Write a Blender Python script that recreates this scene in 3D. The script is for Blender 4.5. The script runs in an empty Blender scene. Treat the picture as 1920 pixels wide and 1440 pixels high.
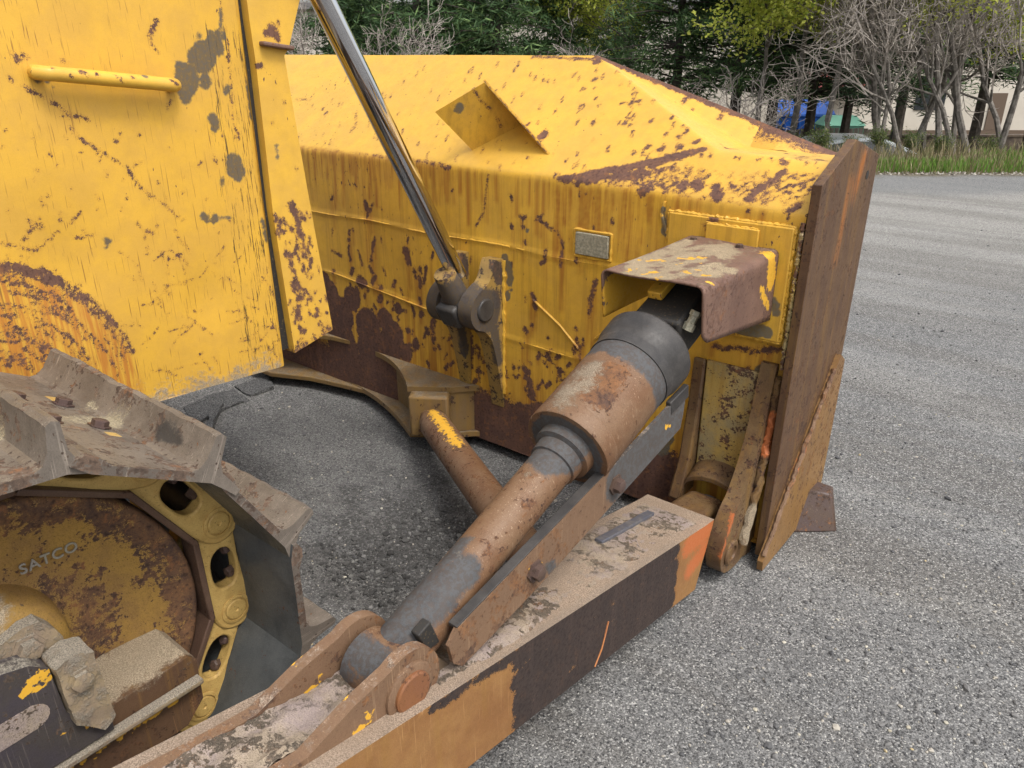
import bpy, bmesh, math, random
import numpy as np
from mathutils import Vector, Matrix
rad = math.radians
random.seed(7); rng = np.random.default_rng(7)
sc = bpy.context.scene; col = sc.collection

# ------------------------------------------------------------------ camera
F, H, YH, AZ = 1440.0, 1.6, 100.0, 39.0
pit = math.atan((720 - YH) / F); az = rad(AZ)
fh = np.array([-math.sin(az), math.cos(az), 0]); RV = np.array([math.cos(az), math.sin(az), 0]); ZV = np.array([0, 0, 1.])
fwv = fh * math.cos(pit) - ZV * math.sin(pit); upv = fh * math.sin(pit) + ZV * math.cos(pit)
CAM = np.array([0, 0, H])
cd = bpy.data.cameras.new('camera'); cam = bpy.data.objects.new('camera', cd); col.objects.link(cam)
cd.sensor_width = 36; cd.lens = 27.0; cd.clip_start = 0.02; cd.clip_end = 2000
M = Matrix([list(RV), list(upv), list(-fwv)]).transposed().to_4x4(); M.translation = Vector(CAM); cam.matrix_world = M
sc.camera = cam
def on(u, v, ax, val):                       # point of the plane ax = val seen at photo pixel u, v
    d = fwv * F + RV * (u - 960) + upv * (720 - v); i = 'xyz'.index(ax); return CAM + d * ((val - CAM[i]) / d[i])
def onp(u, v, p0, n):
    d = fwv * F + RV * (u - 960) + upv * (720 - v); p0 = np.array(p0, float); n = np.array(n, float)
    return CAM + d * (((p0 - CAM) @ n) / (d @ n))
def fld(lat, dep, z=0.0):                    # point of the field: metres right of / ahead of the camera
    return RV * lat + fh * dep + ZV * z
def at_depth(u, dep):                        # lateral metres seen at column u at horizontal depth
    d = fwv * F + RV * (u - 960) + upv * (720 - 150); return (d @ RV) / (d @ fh) * dep

# ------------------------------------------------------------------ light
w = bpy.data.worlds.new("World"); sc.world = w; w.use_nodes = True
nt = w.node_tree; bg = nt.nodes['Background']
sky = nt.nodes.new('ShaderNodeTexSky'); sky.sky_type = 'NISHITA'; sky.sun_disc = False
SUN_EL, SUN_AZ = 60.0, 98.0                 # azimuth clockwise from +Y
sky.sun_elevation = rad(SUN_EL); sky.sun_rotation = rad(SUN_AZ); sky.air_density = 1.2; sky.dust_density = 5.0; sky.ozone_density = 1.0
hs = nt.nodes.new('ShaderNodeHueSaturation'); hs.inputs['Saturation'].default_value = 0.35
nt.links.new(sky.outputs[0], hs.inputs['Color']); nt.links.new(hs.outputs[0], bg.inputs[0]); bg.inputs[1].default_value = 0.15
sd = bpy.data.lights.new('sun', 'SUN'); so = bpy.data.objects.new('sun', sd); col.objects.link(so)
sd.energy = .9; sd.angle = rad(12); sd.color = (1, .96, .9)
sdir = Vector((math.sin(rad(SUN_AZ)) * math.cos(rad(SUN_EL)), math.cos(rad(SUN_AZ)) * math.cos(rad(SUN_EL)), math.sin(rad(SUN_EL))))
so.rotation_euler = sdir.to_track_quat('Z', 'Y').to_euler(); so.location = (0, 0, 12)
sc.view_settings.view_transform = 'Standard'; sc.view_settings.look = 'None'; sc.view_settings.gamma = 1
sc.view_settings.exposure = 0.93
sc.render.engine = 'CYCLES'; sc.cycles.use_denoising = True; sc.cycles.max_bounces = 6

# ------------------------------------------------------------------ node helper
class NT:
    def __init__(s, name):
        s.m = bpy.data.materials.new(name); s.m.use_nodes = True; s.t = s.m.node_tree; s.t.nodes.clear()
        s.out = s.n('ShaderNodeOutputMaterial'); s.b = s.n('ShaderNodeBsdfPrincipled'); s.l(s.b.outputs[0], s.out.inputs[0])
        s.co = s.n('ShaderNodeTexCoord').outputs['Object']
    def n(s, t): return s.t.nodes.new(t)
    def l(s, a, b): s.t.links.new(a, b)
    def put(s, inp, v):
        if isinstance(v, (int, float)): inp.default_value = v
        elif isinstance(v, (tuple, list)): inp.default_value = (*v, 1) if len(v) == 3 and len(inp.default_value) == 4 else v
        else: s.l(v, inp)
    def math(s, op, a, b=0, c=None, clamp=False):
        n = s.n('ShaderNodeMath'); n.operation = op; n.use_clamp = clamp; s.put(n.inputs[0], a); s.put(n.inputs[1], b)
        if c is not None: s.put(n.inputs[2], c)
        return n.outputs[0]
    def add(s, a, b): return s.math('ADD', a, b)
    def mul(s, a, b): return s.math('MULTIPLY', a, b)
    def map(s, sx, sy, sz, rot=(0, 0, 0)):
        n = s.n('ShaderNodeMapping'); s.l(s.co, n.inputs[0]); n.inputs['Scale'].default_value = (sx, sy, sz); n.inputs['Rotation'].default_value = rot
        return n.outputs[0]
    def noise(s, scale, det=4, rough=.55, vec=None, dist=0):
        n = s.n('ShaderNodeTexNoise'); s.l(vec or s.co, n.inputs['Vector']); n.inputs['Scale'].default_value = scale
        n.inputs['Detail'].default_value = det; n.inputs['Roughness'].default_value = rough; n.inputs['Distortion'].default_value = dist
        return n.outputs['Fac']
    def voro(s, scale, vec=None, out='Distance', feat='F1'):
        n = s.n('ShaderNodeTexVoronoi'); s.l(vec or s.co, n.inputs['Vector']); n.inputs['Scale'].default_value = scale; n.feature = feat
        return n.outputs[out]
    def step(s, v, a, b):                    # smoothstep a..b -> 0..1
        n = s.n('ShaderNodeMapRange'); n.interpolation_type = 'SMOOTHSTEP'; s.put(n.inputs[0], v); n.inputs[1].default_value = a; n.inputs[2].default_value = b
        return n.outputs[0]
    def lin(s, v, a, b, c, d):
        n = s.n('ShaderNodeMapRange'); s.put(n.inputs[0], v); n.inputs[1].default_value = a; n.inputs[2].default_value = b; n.inputs[3].default_value = c; n.inputs[4].default_value = d
        return n.outputs[0]
    def mix(s, f, a, b, mode='MIX'):
        n = s.n('ShaderNodeMix'); n.data_type = 'RGBA'; n.blend_type = mode; s.put(n.inputs[0], f); s.put(n.inputs[6], a); s.put(n.inputs[7], b); return n.outputs[2]
    def attr(s, name):
        n = s.n('ShaderNodeAttribute'); n.attribute_name = name; return n.outputs['Fac']
    def up(s):
        g = s.n('ShaderNodeNewGeometry'); x = s.n('ShaderNodeSeparateXYZ'); s.l(g.outputs['Normal'], x.inputs[0]); return x.outputs[2]
    def bump(s, h, strength=.4, dist=.002, prev=None):
        n = s.n('ShaderNodeBump'); n.inputs['Strength'].default_value = strength; n.inputs['Distance'].default_value = dist; s.l(h, n.inputs['Height'])
        if prev is not None: s.l(prev, n.inputs['Normal'])
        return n.outputs[0]
    def fin(s, c, r=.6, metal=0, nor=None, spec=None):
        s.put(s.b.inputs['Base Color'], c); s.put(s.b.inputs['Roughness'], r); s.put(s.b.inputs['Metallic'], metal)
        if nor is not None: s.l(nor, s.b.inputs['Normal'])
        if spec is not None: s.b.inputs['Specular IOR Level'].default_value = spec
        return s.m

YEL = (.63, .362, .043); RUSTD = (.090, .048, .038); RUSTO = (.30, .105, .028)
def painted(name, paint=YEL, rustA=RUSTD, rustB=(.135, .068, .045), bias=.0, chipN=.0, fine=.9, streak=0., rough=.42, halo=.5,
            dust=.0, dust0=0., dustc=(.36, .29, .2), smap=(38, 38, 1.6), grimec=(.085, .075, .055), bump=.35, crack=0., stainc=(.33, .11, .018), tone=.25, fadec=None, metal=0.,
            speck=0., grain=.35, scr=0., scrc=None, mott=(7, 8), chips=0., pit=.55):
    """worn paint over rust; the marks' own places come from vertex attributes, their ragged edges from noise"""
    if bias > .2: halo = 0.
    t = NT(name)
    nl = t.noise(2.3, 4); nm = t.noise(22, 6, .65); nf = t.noise(95, 5, .7); nff = t.noise(380, 4, .75); mo = t.noise(mott[0], mott[1], .72)
    ns = t.noise(1.0, 5, .65, t.map(*smap))
    ar = t.attr('rust')
    gate = t.step(ar, .02, .35); ne = t.noise(48, 6, .8); v = t.add(ar, t.mul(t.add(nf, -.5), fine)); v = t.add(v, t.mul(gate, t.add(t.mul(t.add(ne, -.5), 1.5), t.mul(t.add(nff, -.5), .8)))); v = t.add(v, t.mul(t.add(nm, -.5), .55 + chipN)); v = t.add(v, bias)
    if chipN: v = t.add(v, t.mul(t.add(nl, -.5), chipN))
    rm = t.step(v, .48, .52)
    if chips:                                    # scattered small chips of their own
        nc_ = t.noise(1.0, 3, .6, t.map(75, 75, 38)); rm = t.math('MAXIMUM', rm, t.step(t.add(nc_, t.mul(t.add(nl, -.5), .35)), .725 - chips, .745 - chips))
    hm = t.mul(t.step(v, .16, .5), halo)
    c = t.mix(t.step(mo, .38, .62), paint, fadec or tuple(x * f for x, f in zip(paint, (.90, .90, 1.15))))
    c = t.mix(t.mul(t.step(nm, .42, .68), tone), c, tuple(x * .68 for x in paint))
    c = t.mix(t.mul(t.step(nff, .50, .66), grain), c, tuple(x * .42 for x in paint))
    c = t.mix(t.mul(t.step(nff, .46, .34), grain * .5), c, tuple(min(1, x * 1.5 + .02) for x in (fadec or paint)))
    if streak: c = t.mix(t.mul(t.step(ns, .46, .66), streak), c, (.24, .13, .028))
    st = t.math('MULTIPLY', t.attr('stain'), t.step(ns, .36, .60), clamp=True)
    c = t.mix(st, c, stainc)
    if scr:                                      # fine scratches in a few directions
        for k_, rz_ in enumerate(((.5, 0, 0), (-.7, .2, 0), (1.2, 0, .3))):
            sc1 = t.noise(1.0, 2, .5, t.map(260, 260, 6, rz_)); c = t.mix(t.mul(t.mul(t.step(sc1, .66, .70), t.step(t.noise(4 + k_, 2), .45, .6)), scr), c, scrc or tuple(x * .3 for x in paint))
    c = t.mix(hm, c, (.34, .15, .03))
    rn = t.add(t.mul(t.noise(13, 7, .7), .62), t.mul(nff, .38))
    rc = t.mix(t.step(rn, .42, .58), rustA, rustB)
    rc = t.mix(t.mul(t.step(ns, .5, .7), .4), rc, tuple(x * 1.45 for x in rustB))
    rc = t.mix(t.mul(t.step(nf, .52, .64), .7), rc, tuple(x * .5 for x in rustA)); rc = t.mix(t.mul(t.step(t.noise(31, 6, .75), .54, .64), pit), rc, (.24, .105, .04))
    c = t.mix(rm, c, rc)
    if speck: c = t.mix(t.mul(t.step(t.noise(170, 4, .8), .60, .66), speck), c, tuple(x * .45 for x in rustA))
    if crack:
        nc = t.noise(1.0, 5, .75, t.map(170, 170, 11)); cm = t.math('MULTIPLY', t.step(t.add(nc, t.mul(t.attr('crack'), .21)), .765, .80), crack, clamp=True)
        c = t.mix(cm, c, (.05, .032, .02))
    gm = t.math('MULTIPLY', t.step(t.add(t.attr('grime'), t.add(t.mul(t.add(nm, -.5), .7), t.mul(t.add(nf, -.5), .5))), .3, .58), t.lin(nf, .35, .6, .78, .98), clamp=True)
    c = t.mix(gm, c, t.mix(t.step(nf, .42, .6), grimec, tuple(x * 1.6 for x in grimec)))
    c = t.mix(t.step(t.add(t.attr('orange'), t.mul(t.add(nf, -.5), .9)), .35, .6), c, (.40, .12, .04))
    dm = t.add(t.attr('dust'), dust0)
    if dust: dm = t.add(dm, t.mul(t.step(t.up(), .35, .9), dust))
    dm = t.step(t.add(dm, t.add(t.mul(t.add(nm, -.5), 1.3), t.mul(t.add(nf, -.5), 1.0))), .35, .72)
    dc = t.mix(t.step(nff, .40, .60), tuple(x * .42 for x in dustc), tuple(x * 1.2 for x in dustc)); dc = t.mix(t.mul(t.step(mo, .4, .6), .45), dc, tuple(x * .6 for x in dustc))
    c = t.mix(t.mul(dm, .92), c, dc)
    h = t.add(t.mul(rm, -.6), t.add(t.mul(nf, .5), t.mul(nff, .3))); h = t.add(h, t.mul(nm, .6)); h = t.add(h, t.mul(t.mul(rm, nff), 1.3)); h = t.add(h, t.mul(t.mul(dm, nff), 1.8)); h = t.add(h, t.mul(t.mul(dm, nf), 1.2))
    r = t.add(t.mix(t.math('MAXIMUM', rm, t.math('MAXIMUM', dm, gm)), (rough,) * 3, (.80,) * 3), t.mul(t.add(nf, -.5), .5))
    return t.fin(c, r, metal, t.bump(h, bump, .0022), spec=.28)

m_blade = painted('blade_yellow_paint', streak=.32, bias=-.02, grain=.18, scr=.25, chips=.015, stainc=(.30, .105, .02))
m_slope = painted('blade_slope_paint', smap=(22, 22, 22), bias=-.02, halo=.6, paint=(.60, .355, .05), grain=.16, chips=.01)
m_hood = painted('panel_yellow_paint', paint=(.60, .345, .045), bias=-.05, crack=.9, rough=.36, halo=.3, tone=.15, smap=(90, 90, 5), grimec=(.062, .052, .040), grain=.12, scr=1.0, scrc=(.26, .13, .03), chips=-.015, stainc=(.40, .15, .03))
m_post = painted('post_yellow_paint', paint=(.62, .365, .05), bias=.0, crack=1.0, halo=.4, smap=(90, 90, 5), grain=.15, chips=.01)
m_scuff = painted('chipped_rust_and_yellow', paint=(.42, .29, .085), rustA=(.075, .048, .034), bias=.37, chipN=.9, streak=.45, halo=.5, fadec=(.27, .22, .12), speck=.7, dust0=.12, dustc=(.25, .21, .13))
m_brownplate = painted('brown_rust_plate', pit=.35, paint=(.080, .043, .024), rustA=(.050, .029, .020), rustB=(.115, .056, .026), bias=.38, chipN=.5, streak=.3, rough=.55, halo=.2, smap=(45, 45, 1.6), bump=.4, fadec=(.100, .056, .030), scr=.7, scrc=(.22, .12, .055))
m_rail = painted('dark_rail_steel', paint=(.085, .05, .035), rustA=(.06, .035, .028), rustB=(.12, .065, .04), bias=.38, chipN=.5, halo=.1, fadec=(.12, .075, .05), scr=.4, scrc=(.25, .18, .13))
m_tube = painted('rust_orange_tube', bump=.6, paint=(.135, .068, .034), rustA=(.075, .042, .030), rustB=(.165, .078, .034), bias=.38, chipN=.7, halo=.15, rough=.5, smap=(60, 60, 60), grimec=(.046, .048, .050), fadec=(.165, .097, .054), dustc=(.31, .25, .18), scr=.5, scrc=(.42, .30, .2), speck=.3)
m_black = painted('worn_black_steel', paint=(.032, .030, .029), rustA=(.06, .038, .028), rustB=(.10, .06, .04), bias=.24, chipN=.5, halo=.15, rough=.45, smap=(14, 14, 14), fadec=(.060, .055, .051), dustc=(.24, .2, .16), dust=.10)
m_shoe = painted('worn_track_steel', paint=(.112, .094, .078), rustA=(.075, .054, .042), rustB=(.145, .098, .070), bias=.40, chipN=.7, halo=.2, rough=.42, smap=(50, 8, 50), fadec=(.17, .145, .120), dustc=(.36, .31, .21), grimec=(.03, .027, .024), metal=.1, speck=.4, scr=.4, scrc=(.4, .34, .28))
m_shoein = painted('dark_track_steel', paint=(.055, .06, .062), rustA=(.10, .055, .04), rustB=(.16, .085, .055), bias=.26, chipN=.6, halo=.15, rough=.38, smap=(30, 30, 30), fadec=(.085, .09, .09), scr=.5, scrc=(.15, .14, .13))
m_link = painted('dirty_yellow_casting', paint=(.52, .35, .115), rustA=(.08, .045, .03), rustB=(.13, .07, .04), bias=.18, chipN=.4, streak=.3, rough=.5, halo=.35, smap=(18, 18, 18), dust=.25, dustc=(.4, .33, .24), speck=.8, fadec=(.42, .28, .09))
m_idler = painted('rusty_yellow_idler', paint=(.28, .165, .040), rustA=(.060, .036, .028), rustB=(.14, .072, .035), bias=.34, chipN=.8, rough=.5, halo=.4, smap=(14, 14, 14), speck=.8, fadec=(.20, .115, .04), grain=.7)
m_dusty = painted('dusty_casting', paint=(.25, .19, .11), rustA=(.10, .07, .05), rustB=(.2, .14, .10), bias=.22, chipN=.5, halo=.2, dust=.45, dust0=.42, dustc=(.36, .315, .25), rough=.7, smap=(14, 14, 14), bump=.8)
m_arm = painted('push_arm_brown', paint=(.215, .10, .036), pit=.06, rustA=(.034, .024, .021), rustB=(.044, .030, .025), bias=-.05, chipN=.12, halo=.2, rough=.5, streak=.25, smap=(26, 26, 2.5), dust=.95, dustc=(.31, .24, .18), fadec=(.27, .14, .05), bump=.4, scr=.6, scrc=(.42, .24, .1), fine=.6)
m_dirt = painted('packed_sand', paint=(.27, .215, .155), rustA=(.09, .068, .05), rustB=(.17, .13, .095), bias=.42, chipN=1.0, dust=.35, dustc=(.32, .265, .20), rough=.9, smap=(20, 20, 20), bump=1.0, halo=0, speck=.9, grain=.8)
m_foot = painted('dark_foot_steel', paint=(.070, .045, .032), rustA=(.045, .03, .024), rustB=(.10, .058, .036), bias=.4, chipN=.5, halo=.1, scr=.3, scrc=(.2, .14, .1))
m_bolt = painted('rusty_bolt', paint=(.085, .055, .040), rustA=(.055, .036, .028), rustB=(.11, .066, .044), bias=.4, chipN=.5, halo=0, dust=.2)
m_ear = painted('rusty_ear_plate', paint=(.155, .092, .055), rustA=(.088, .052, .036), rustB=(.20, .10, .046), bias=.42, chipN=.8, halo=.15, rough=.55, smap=(20, 20, 20), dust=.35, dustc=(.36, .28, .21), fadec=(.175, .105, .062), speck=.4, scr=.4, scrc=(.4, .27, .16), grimec=(.05, .05, .05))
m_cover = painted('cover_rust_yellow', paint=(.125, .072, .054), rustA=(.095, .052, .04), rustB=(.16, .09, .062), bias=.42, chipN=.6, streak=.0, halo=.0, rough=.5, smap=(150, 150, 4), dust=.36, dustc=(.38, .30, .19), bump=.6, fadec=(.17, .10, .072), speck=.3)
t = NT('chrome_rod'); nn = t.noise(30, 3, .5, t.map(1, 1, .2)); m_chrome = t.fin((.62, .62, .64), t.lin(nn, .3, .7, .05, .11), 1.0)
t = NT('grey_badge'); m_badge = t.fin(t.mix(t.step(t.noise(120, 4, .7), .4, .65), (.20, .185, .13), (.33, .30, .22)), .7, 0, t.bump(t.noise(160, 4), .5, .003))
t = NT('black_gap'); m_gap = t.fin(t.mix(t.step(t.noise(160, 3), .6, .7), (.018, .016, .014), (.10, .07, .03)), .7)
t = NT('blue_steel_bar'); m_bar = t.fin(t.mix(t.step(t.noise(60, 4), .4, .65), (.10, .105, .13), (.15, .145, .15)), .4, .3)

# ------------------------------------------------------------------ mesh helpers
class MB:
    def __init__(s): s.v = []; s.f = []
    def addm(s, vs, fs):
        o = len(s.v); s.v += [tuple(map(float, p)) for p in vs]; s.f += [tuple(i + o for i in f) for f in fs]; return s
    def box(s, x0, x1, y0, y1, z0, z1):
        return s.hexa([(x0, y0, z0), (x1, y0, z0), (x1, y1, z0), (x0, y1, z0), (x0, y0, z1), (x1, y0, z1), (x1, y1, z1), (x0, y1, z1)])
    def hexa(s, p):
        return s.addm(p, [(0, 3, 2, 1), (4, 5, 6, 7), (0, 1, 5, 4), (1, 2, 6, 5), (2, 3, 7, 6), (3, 0, 4, 7)])
    def obox(s, c, ax, ay, az, hx, hy, hz):     # oriented box
        c, ax, ay, az = map(np.array, (c, ax, ay, az))
        return s.hexa([c + ax * i * hx + ay * j * hy + az * k * hz for k in (-1, 1) for i, j in ((-1, -1), (1, -1), (1, 1), (-1, 1))])
    def prism(s, prof, x0, x1):                 # outline in y, z swept along x
        n = len(prof); vs = [(x0, y, z) for y, z in prof] + [(x1, y, z) for y, z in prof]
        a = sum(prof[i][0] * prof[(i + 1) % n][1] - prof[(i + 1) % n][0] * prof[i][1] for i in range(n))
        fs = [tuple(range(n))[::-1], tuple(range(n, 2 * n))] + [(i, (i + 1) % n, n + (i + 1) % n, n + i) for i in range(n)]
        if a < 0: fs = [f[::-1] for f in fs]
        return s.addm(vs, fs)
    def lathe(s, p0, d, prof, seg=48, cap=True, jit=0):
        p0 = np.array(p0, float); d = np.array(d, float); d /= np.linalg.norm(d)
        a = np.cross(d, (0, 0, 1.)); a = a / np.linalg.norm(a) if np.linalg.norm(a) > 1e-3 else np.array([1., 0, 0]); b = np.cross(d, a)
        vs = []; fs = []
        for t_, r in prof:
            for k in range(seg):
                th = 2 * math.pi * k / seg; q = r * (1 + jit * math.sin(3 * th + 1.7) + jit * .7 * math.sin(7 * th + t_ * 60)); vs.append(p0 + d * t_ + (a * math.cos(th) + b * math.sin(th)) * q)
        n = len(prof)
        for i in range(n - 1):
            for k in range(seg):
                k2 = (k + 1) % seg; fs.append((i * seg + k, i * seg + k2, (i + 1) * seg + k2, (i + 1) * seg + k))
        if cap: fs.append(tuple(range(seg))[::-1]); fs.append(tuple((n - 1) * seg + k for k in range(seg)))
        return s.addm(vs, fs)
    def cyl(s, p0, p1, r, seg=32, r1=None, steps=1):
        L = np.linalg.norm(np.array(p1, float) - np.array(p0, float)); r1 = r if r1 is None else r1
        return s.lathe(p0, np.array(p1, float) - np.array(p0, float), [(L * i / steps, r + (r1 - r) * i / steps) for i in range(steps + 1)], seg)
    def tube(s, pts, r, seg=8, jit=0):
        pts = [np.array(p, float) for p in pts]; vs = []; fs = []
        rs = r if isinstance(r, (list, tuple)) else [r] * len(pts)
        for i, p in enumerate(pts):
            d = pts[min(i + 1, len(pts) - 1)] - pts[max(i - 1, 0)]; d /= np.linalg.norm(d) + 1e-9
            a = np.cross(d, (.13, .27, .95)); a /= np.linalg.norm(a) + 1e-9; b = np.cross(d, a)
            for k in range(seg):
                th = 2 * math.pi * k / seg; q = rs[i] * (1 + (random.uniform(-jit, jit) if jit else 0)); vs.append(p + (a * math.cos(th) + b * math.sin(th)) * q)
        for i in range(len(pts) - 1):
            for k in range(seg):
                k2 = (k + 1) % seg; fs.append((i * seg + k, i * seg + k2, (i + 1) * seg + k2, (i + 1) * seg + k))
        fs.append(tuple(range(seg))[::-1]); fs.append(tuple((len(pts) - 1) * seg + k for k in range(seg)))
        return s.addm(vs, fs)
    def grid(s, us, vs_, fn, flip=False):
        nu, nv = len(us), len(vs_); P = [fn(u, v) for u in us for v in vs_]
        fs = [(i * nv + j, (i + 1) * nv + j, (i + 1) * nv + j + 1, i * nv + j + 1) for i in range(nu - 1) for j in range(nv - 1)]
        if flip: fs = [f[::-1] for f in fs]
        return s.addm(P, fs)
    def hexbolt(s, p, d, r, h):
        return s.lathe(p, d, [(0, r * 1.35), (h * .2, r * 1.35), (h * .21, r), (h * .9, r), (h, r * .85)], 6 if True else 8)

def bevel_mod(o, wd, seg=2, ang=35):
    m = o.modifiers.new('bevel', 'BEVEL'); m.width = wd; m.segments = seg; m.limit_method = 'ANGLE'; m.angle_limit = rad(ang); m.harden_normals = False
def finish(name, mb, mat, parent=None, smooth=True, bevel=0, recalc=False, merge=0, dense=0, crop=None, ang=35, label=None):
    me = bpy.data.meshes.new(name); me.from_pydata(mb.v, [], mb.f); me.update()
    if recalc or merge or dense:
        bm = bmesh.new(); bm.from_mesh(me)
        if merge: bmesh.ops.remove_doubles(bm, verts=bm.verts, dist=merge)
        if recalc: bmesh.ops.recalc_face_normals(bm, faces=bm.faces)
        if dense:
            co = np.array([v.co[:] for v in bm.verts]); lo, hi = co.min(0), co.max(0)
            if crop is not None: lo = np.maximum(lo, crop[0]); hi = np.minimum(hi, crop[1])
            for ax in range(3):
                n = int((hi[ax] - lo[ax]) / dense)
                for k in range(1, n):
                    nrm = [0, 0, 0]; nrm[ax] = 1; pc = [0, 0, 0]; pc[ax] = lo[ax] + (hi[ax] - lo[ax]) * k / n + 1e-5
                    bmesh.ops.bisect_plane(bm, geom=bm.verts[:] + bm.edges[:] + bm.faces[:], plane_co=pc, plane_no=nrm, dist=1e-5)
        bm.to_mesh(me); bm.free()
    o = bpy.data.objects.new(name, me); col.objects.link(o); me.materials.append(mat)
    if smooth:
        me.polygons.foreach_set('use_smooth', [True] * len(me.polygons))
        me.set_sharp_from_angle(angle=rad(ang))
    if bevel: bevel_mod(o, bevel, 2, ang)
    if parent: o.parent = parent; o.matrix_parent_inverse = parent.matrix_world.inverted()
    if label: o['label'] = label
    return o
def empty(name, loc, label=None, cat=None, group=None):
    e = bpy.data.objects.new(name, None); col.objects.link(e); e.location = loc; e.empty_display_size = .2
    e.matrix_world = Matrix.Translation(loc)
    if label: e['label'] = label
    if cat: e['category'] = cat
    if group: e['group'] = group
    return e
def tag(o, label=None, cat=None, group=None, kind=None):
    for k, v in (('label', label), ('category', cat), ('group', group), ('kind', kind)):
        if v: o[k] = v
    return o

# marks of wear: capsules (a, b, radius) measured on the surface itself
def line3(pts, r): return [(pts[i], pts[i + 1], r) for i in range(len(pts) - 1)] if len(pts) > 1 else [(pts[0], pts[0], r)]
def wear(o, name, marks, soft=.03, area=None, flat=None):
    me = o.data; n = len(me.vertices); co = np.empty(n * 3); me.vertices.foreach_get('co', co); co = co.reshape(-1, 3)
    if flat: co = flat(co.copy())            # marks are measured on the undented sheet
    at = me.attributes.get(name)
    if at is None: at = me.attributes.new(name, 'FLOAT', 'POINT'); val = np.zeros(n)
    else: val = np.empty(n); at.data.foreach_get('value', val)
    for a, b, r in marks:
        a = np.array(a, float); b = np.array(b, float); ext = r + soft
        lo = np.minimum(a, b) - ext; hi = np.maximum(a, b) + ext
        idx = np.where(((co > lo) & (co < hi)).all(1))[0]
        if not len(idx): continue
        p = co[idx] - a; d = b - a; L = d @ d
        tt = np.clip(p @ d / L, 0, 1) if L > 1e-12 else np.zeros(len(idx))
        dist = np.linalg.norm(p - tt[:, None] * d, axis=1)
        val[idx] = np.maximum(val[idx], np.clip(.5 + (r - dist) / soft, 0, 1))
    if area is not None: val = np.maximum(val, np.clip(area(co), 0, 1))
    at.data.foreach_set('value', val.astype(np.float32))
def px(proj, pts, wpx, dep=None):             # a mark traced on the photograph, laid on the surface it belongs to
    P = [proj(u, v) for u, v in pts]; d = abs((np.mean(P, axis=0) - CAM) @ fwv); w3 = wpx * d / F
    if wpx < 5: return line3(P, w3)
    out = line3(P, w3 * (.85 if wpx >= 20 else .55)) if wpx >= 11 else []; segs_ = list(zip(P[:-1], P[1:])) or [(P[0], P[0])]
    for a, b in segs_:                        # a ragged patch: overlapping spots of uneven size with a few satellites
        L = np.linalg.norm(b - a); n = max(5, int(L / w3 * 2.2)); e1 = (b - a) / L if L > 1e-6 else np.array((0, 0, 1.)); e2 = np.cross(e1, (P[0] - CAM) / np.linalg.norm(P[0] - CAM)); e2 /= np.linalg.norm(e2) + 1e-9
        for k in range(n):
            q = a + (b - a) * ((k + rng.random()) / n) + (e2 * rng.uniform(-.55, .55) + e1 * rng.uniform(-.5, .5)) * w3; out.append((q, q, w3 * rng.uniform(.35, .85)))
        for _ in range(int(n * .5)):
            q = a + (b - a) * rng.random() + (e2 * rng.uniform(-2.0, 2.0) + e1 * rng.uniform(-2.0, 2.0)) * w3; out.append((q, q, w3 * rng.uniform(.08, .28)))
    return out

def circ2(cx, cy, r, a0=0, a1=360, n=24):
    return [(cx + r * math.cos(rad(a0 + (a1 - a0) * i / n)), cy + r * math.sin(rad(a0 + (a1 - a0) * i / n))) for i in range(n + (0 if abs(a1 - a0) >= 360 else 1))]
def plate2d(name, outer, holes, x0, x1, mat, parent, bevel=.003, smooth=True, frame=None):
    """plate with holes: outline in (y, z), thickness along x; frame maps (x, y, z) -> world"""
    bm = bmesh.new(); es = []
    for lp in [outer] + holes:
        vs = [bm.verts.new((0, y, z)) for y, z in lp]
        es += [bm.edges.new((vs[i], vs[(i + 1) % len(vs)])) for i in range(len(vs))]
    bmesh.ops.triangle_fill(bm, use_beauty=True, use_dissolve=False, edges=es, normal=(1, 0, 0))
    bmesh.ops.dissolve_limit(bm, angle_limit=.01, verts=bm.verts, edges=[e for e in bm.edges if len(e.link_faces) == 2])
    fs = bm.faces[:]
    r = bmesh.ops.extrude_face_region(bm, geom=fs)
    for g in r['geom']:
        if isinstance(g, bmesh.types.BMVert): g.co.x = 1
    bmesh.ops.recalc_face_normals(bm, faces=bm.faces)
    for v in bm.verts: v.co.x = x0 + (x1 - x0) * v.co.x
    if frame is not None:
        for v in bm.verts: v.co = Vector(frame(*v.co))
        bmesh.ops.recalc_face_normals(bm, faces=bm.faces)
    me = bpy.data.meshes.new(name); bm.to_mesh(me); bm.free(); me.materials.append(mat)
    o = bpy.data.objects.new(name, me); col.objects.link(o)
    if smooth: me.polygons.foreach_set('use_smooth', [True] * len(me.polygons)); me.set_sharp_from_angle(angle=rad(35))
    if bevel: bevel_mod(o, bevel)
    if parent: o.parent = parent; o.matrix_parent_inverse = parent.matrix_world.inverted()
    return o
# ================================================================== the bulldozer (one machine, one thing)
dozer = empty('bulldozer', (-2.5, -.6, 0), 'old yellow bulldozer with chipped rusty paint, seen from its track to its wide front blade', 'bulldozer')

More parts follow.
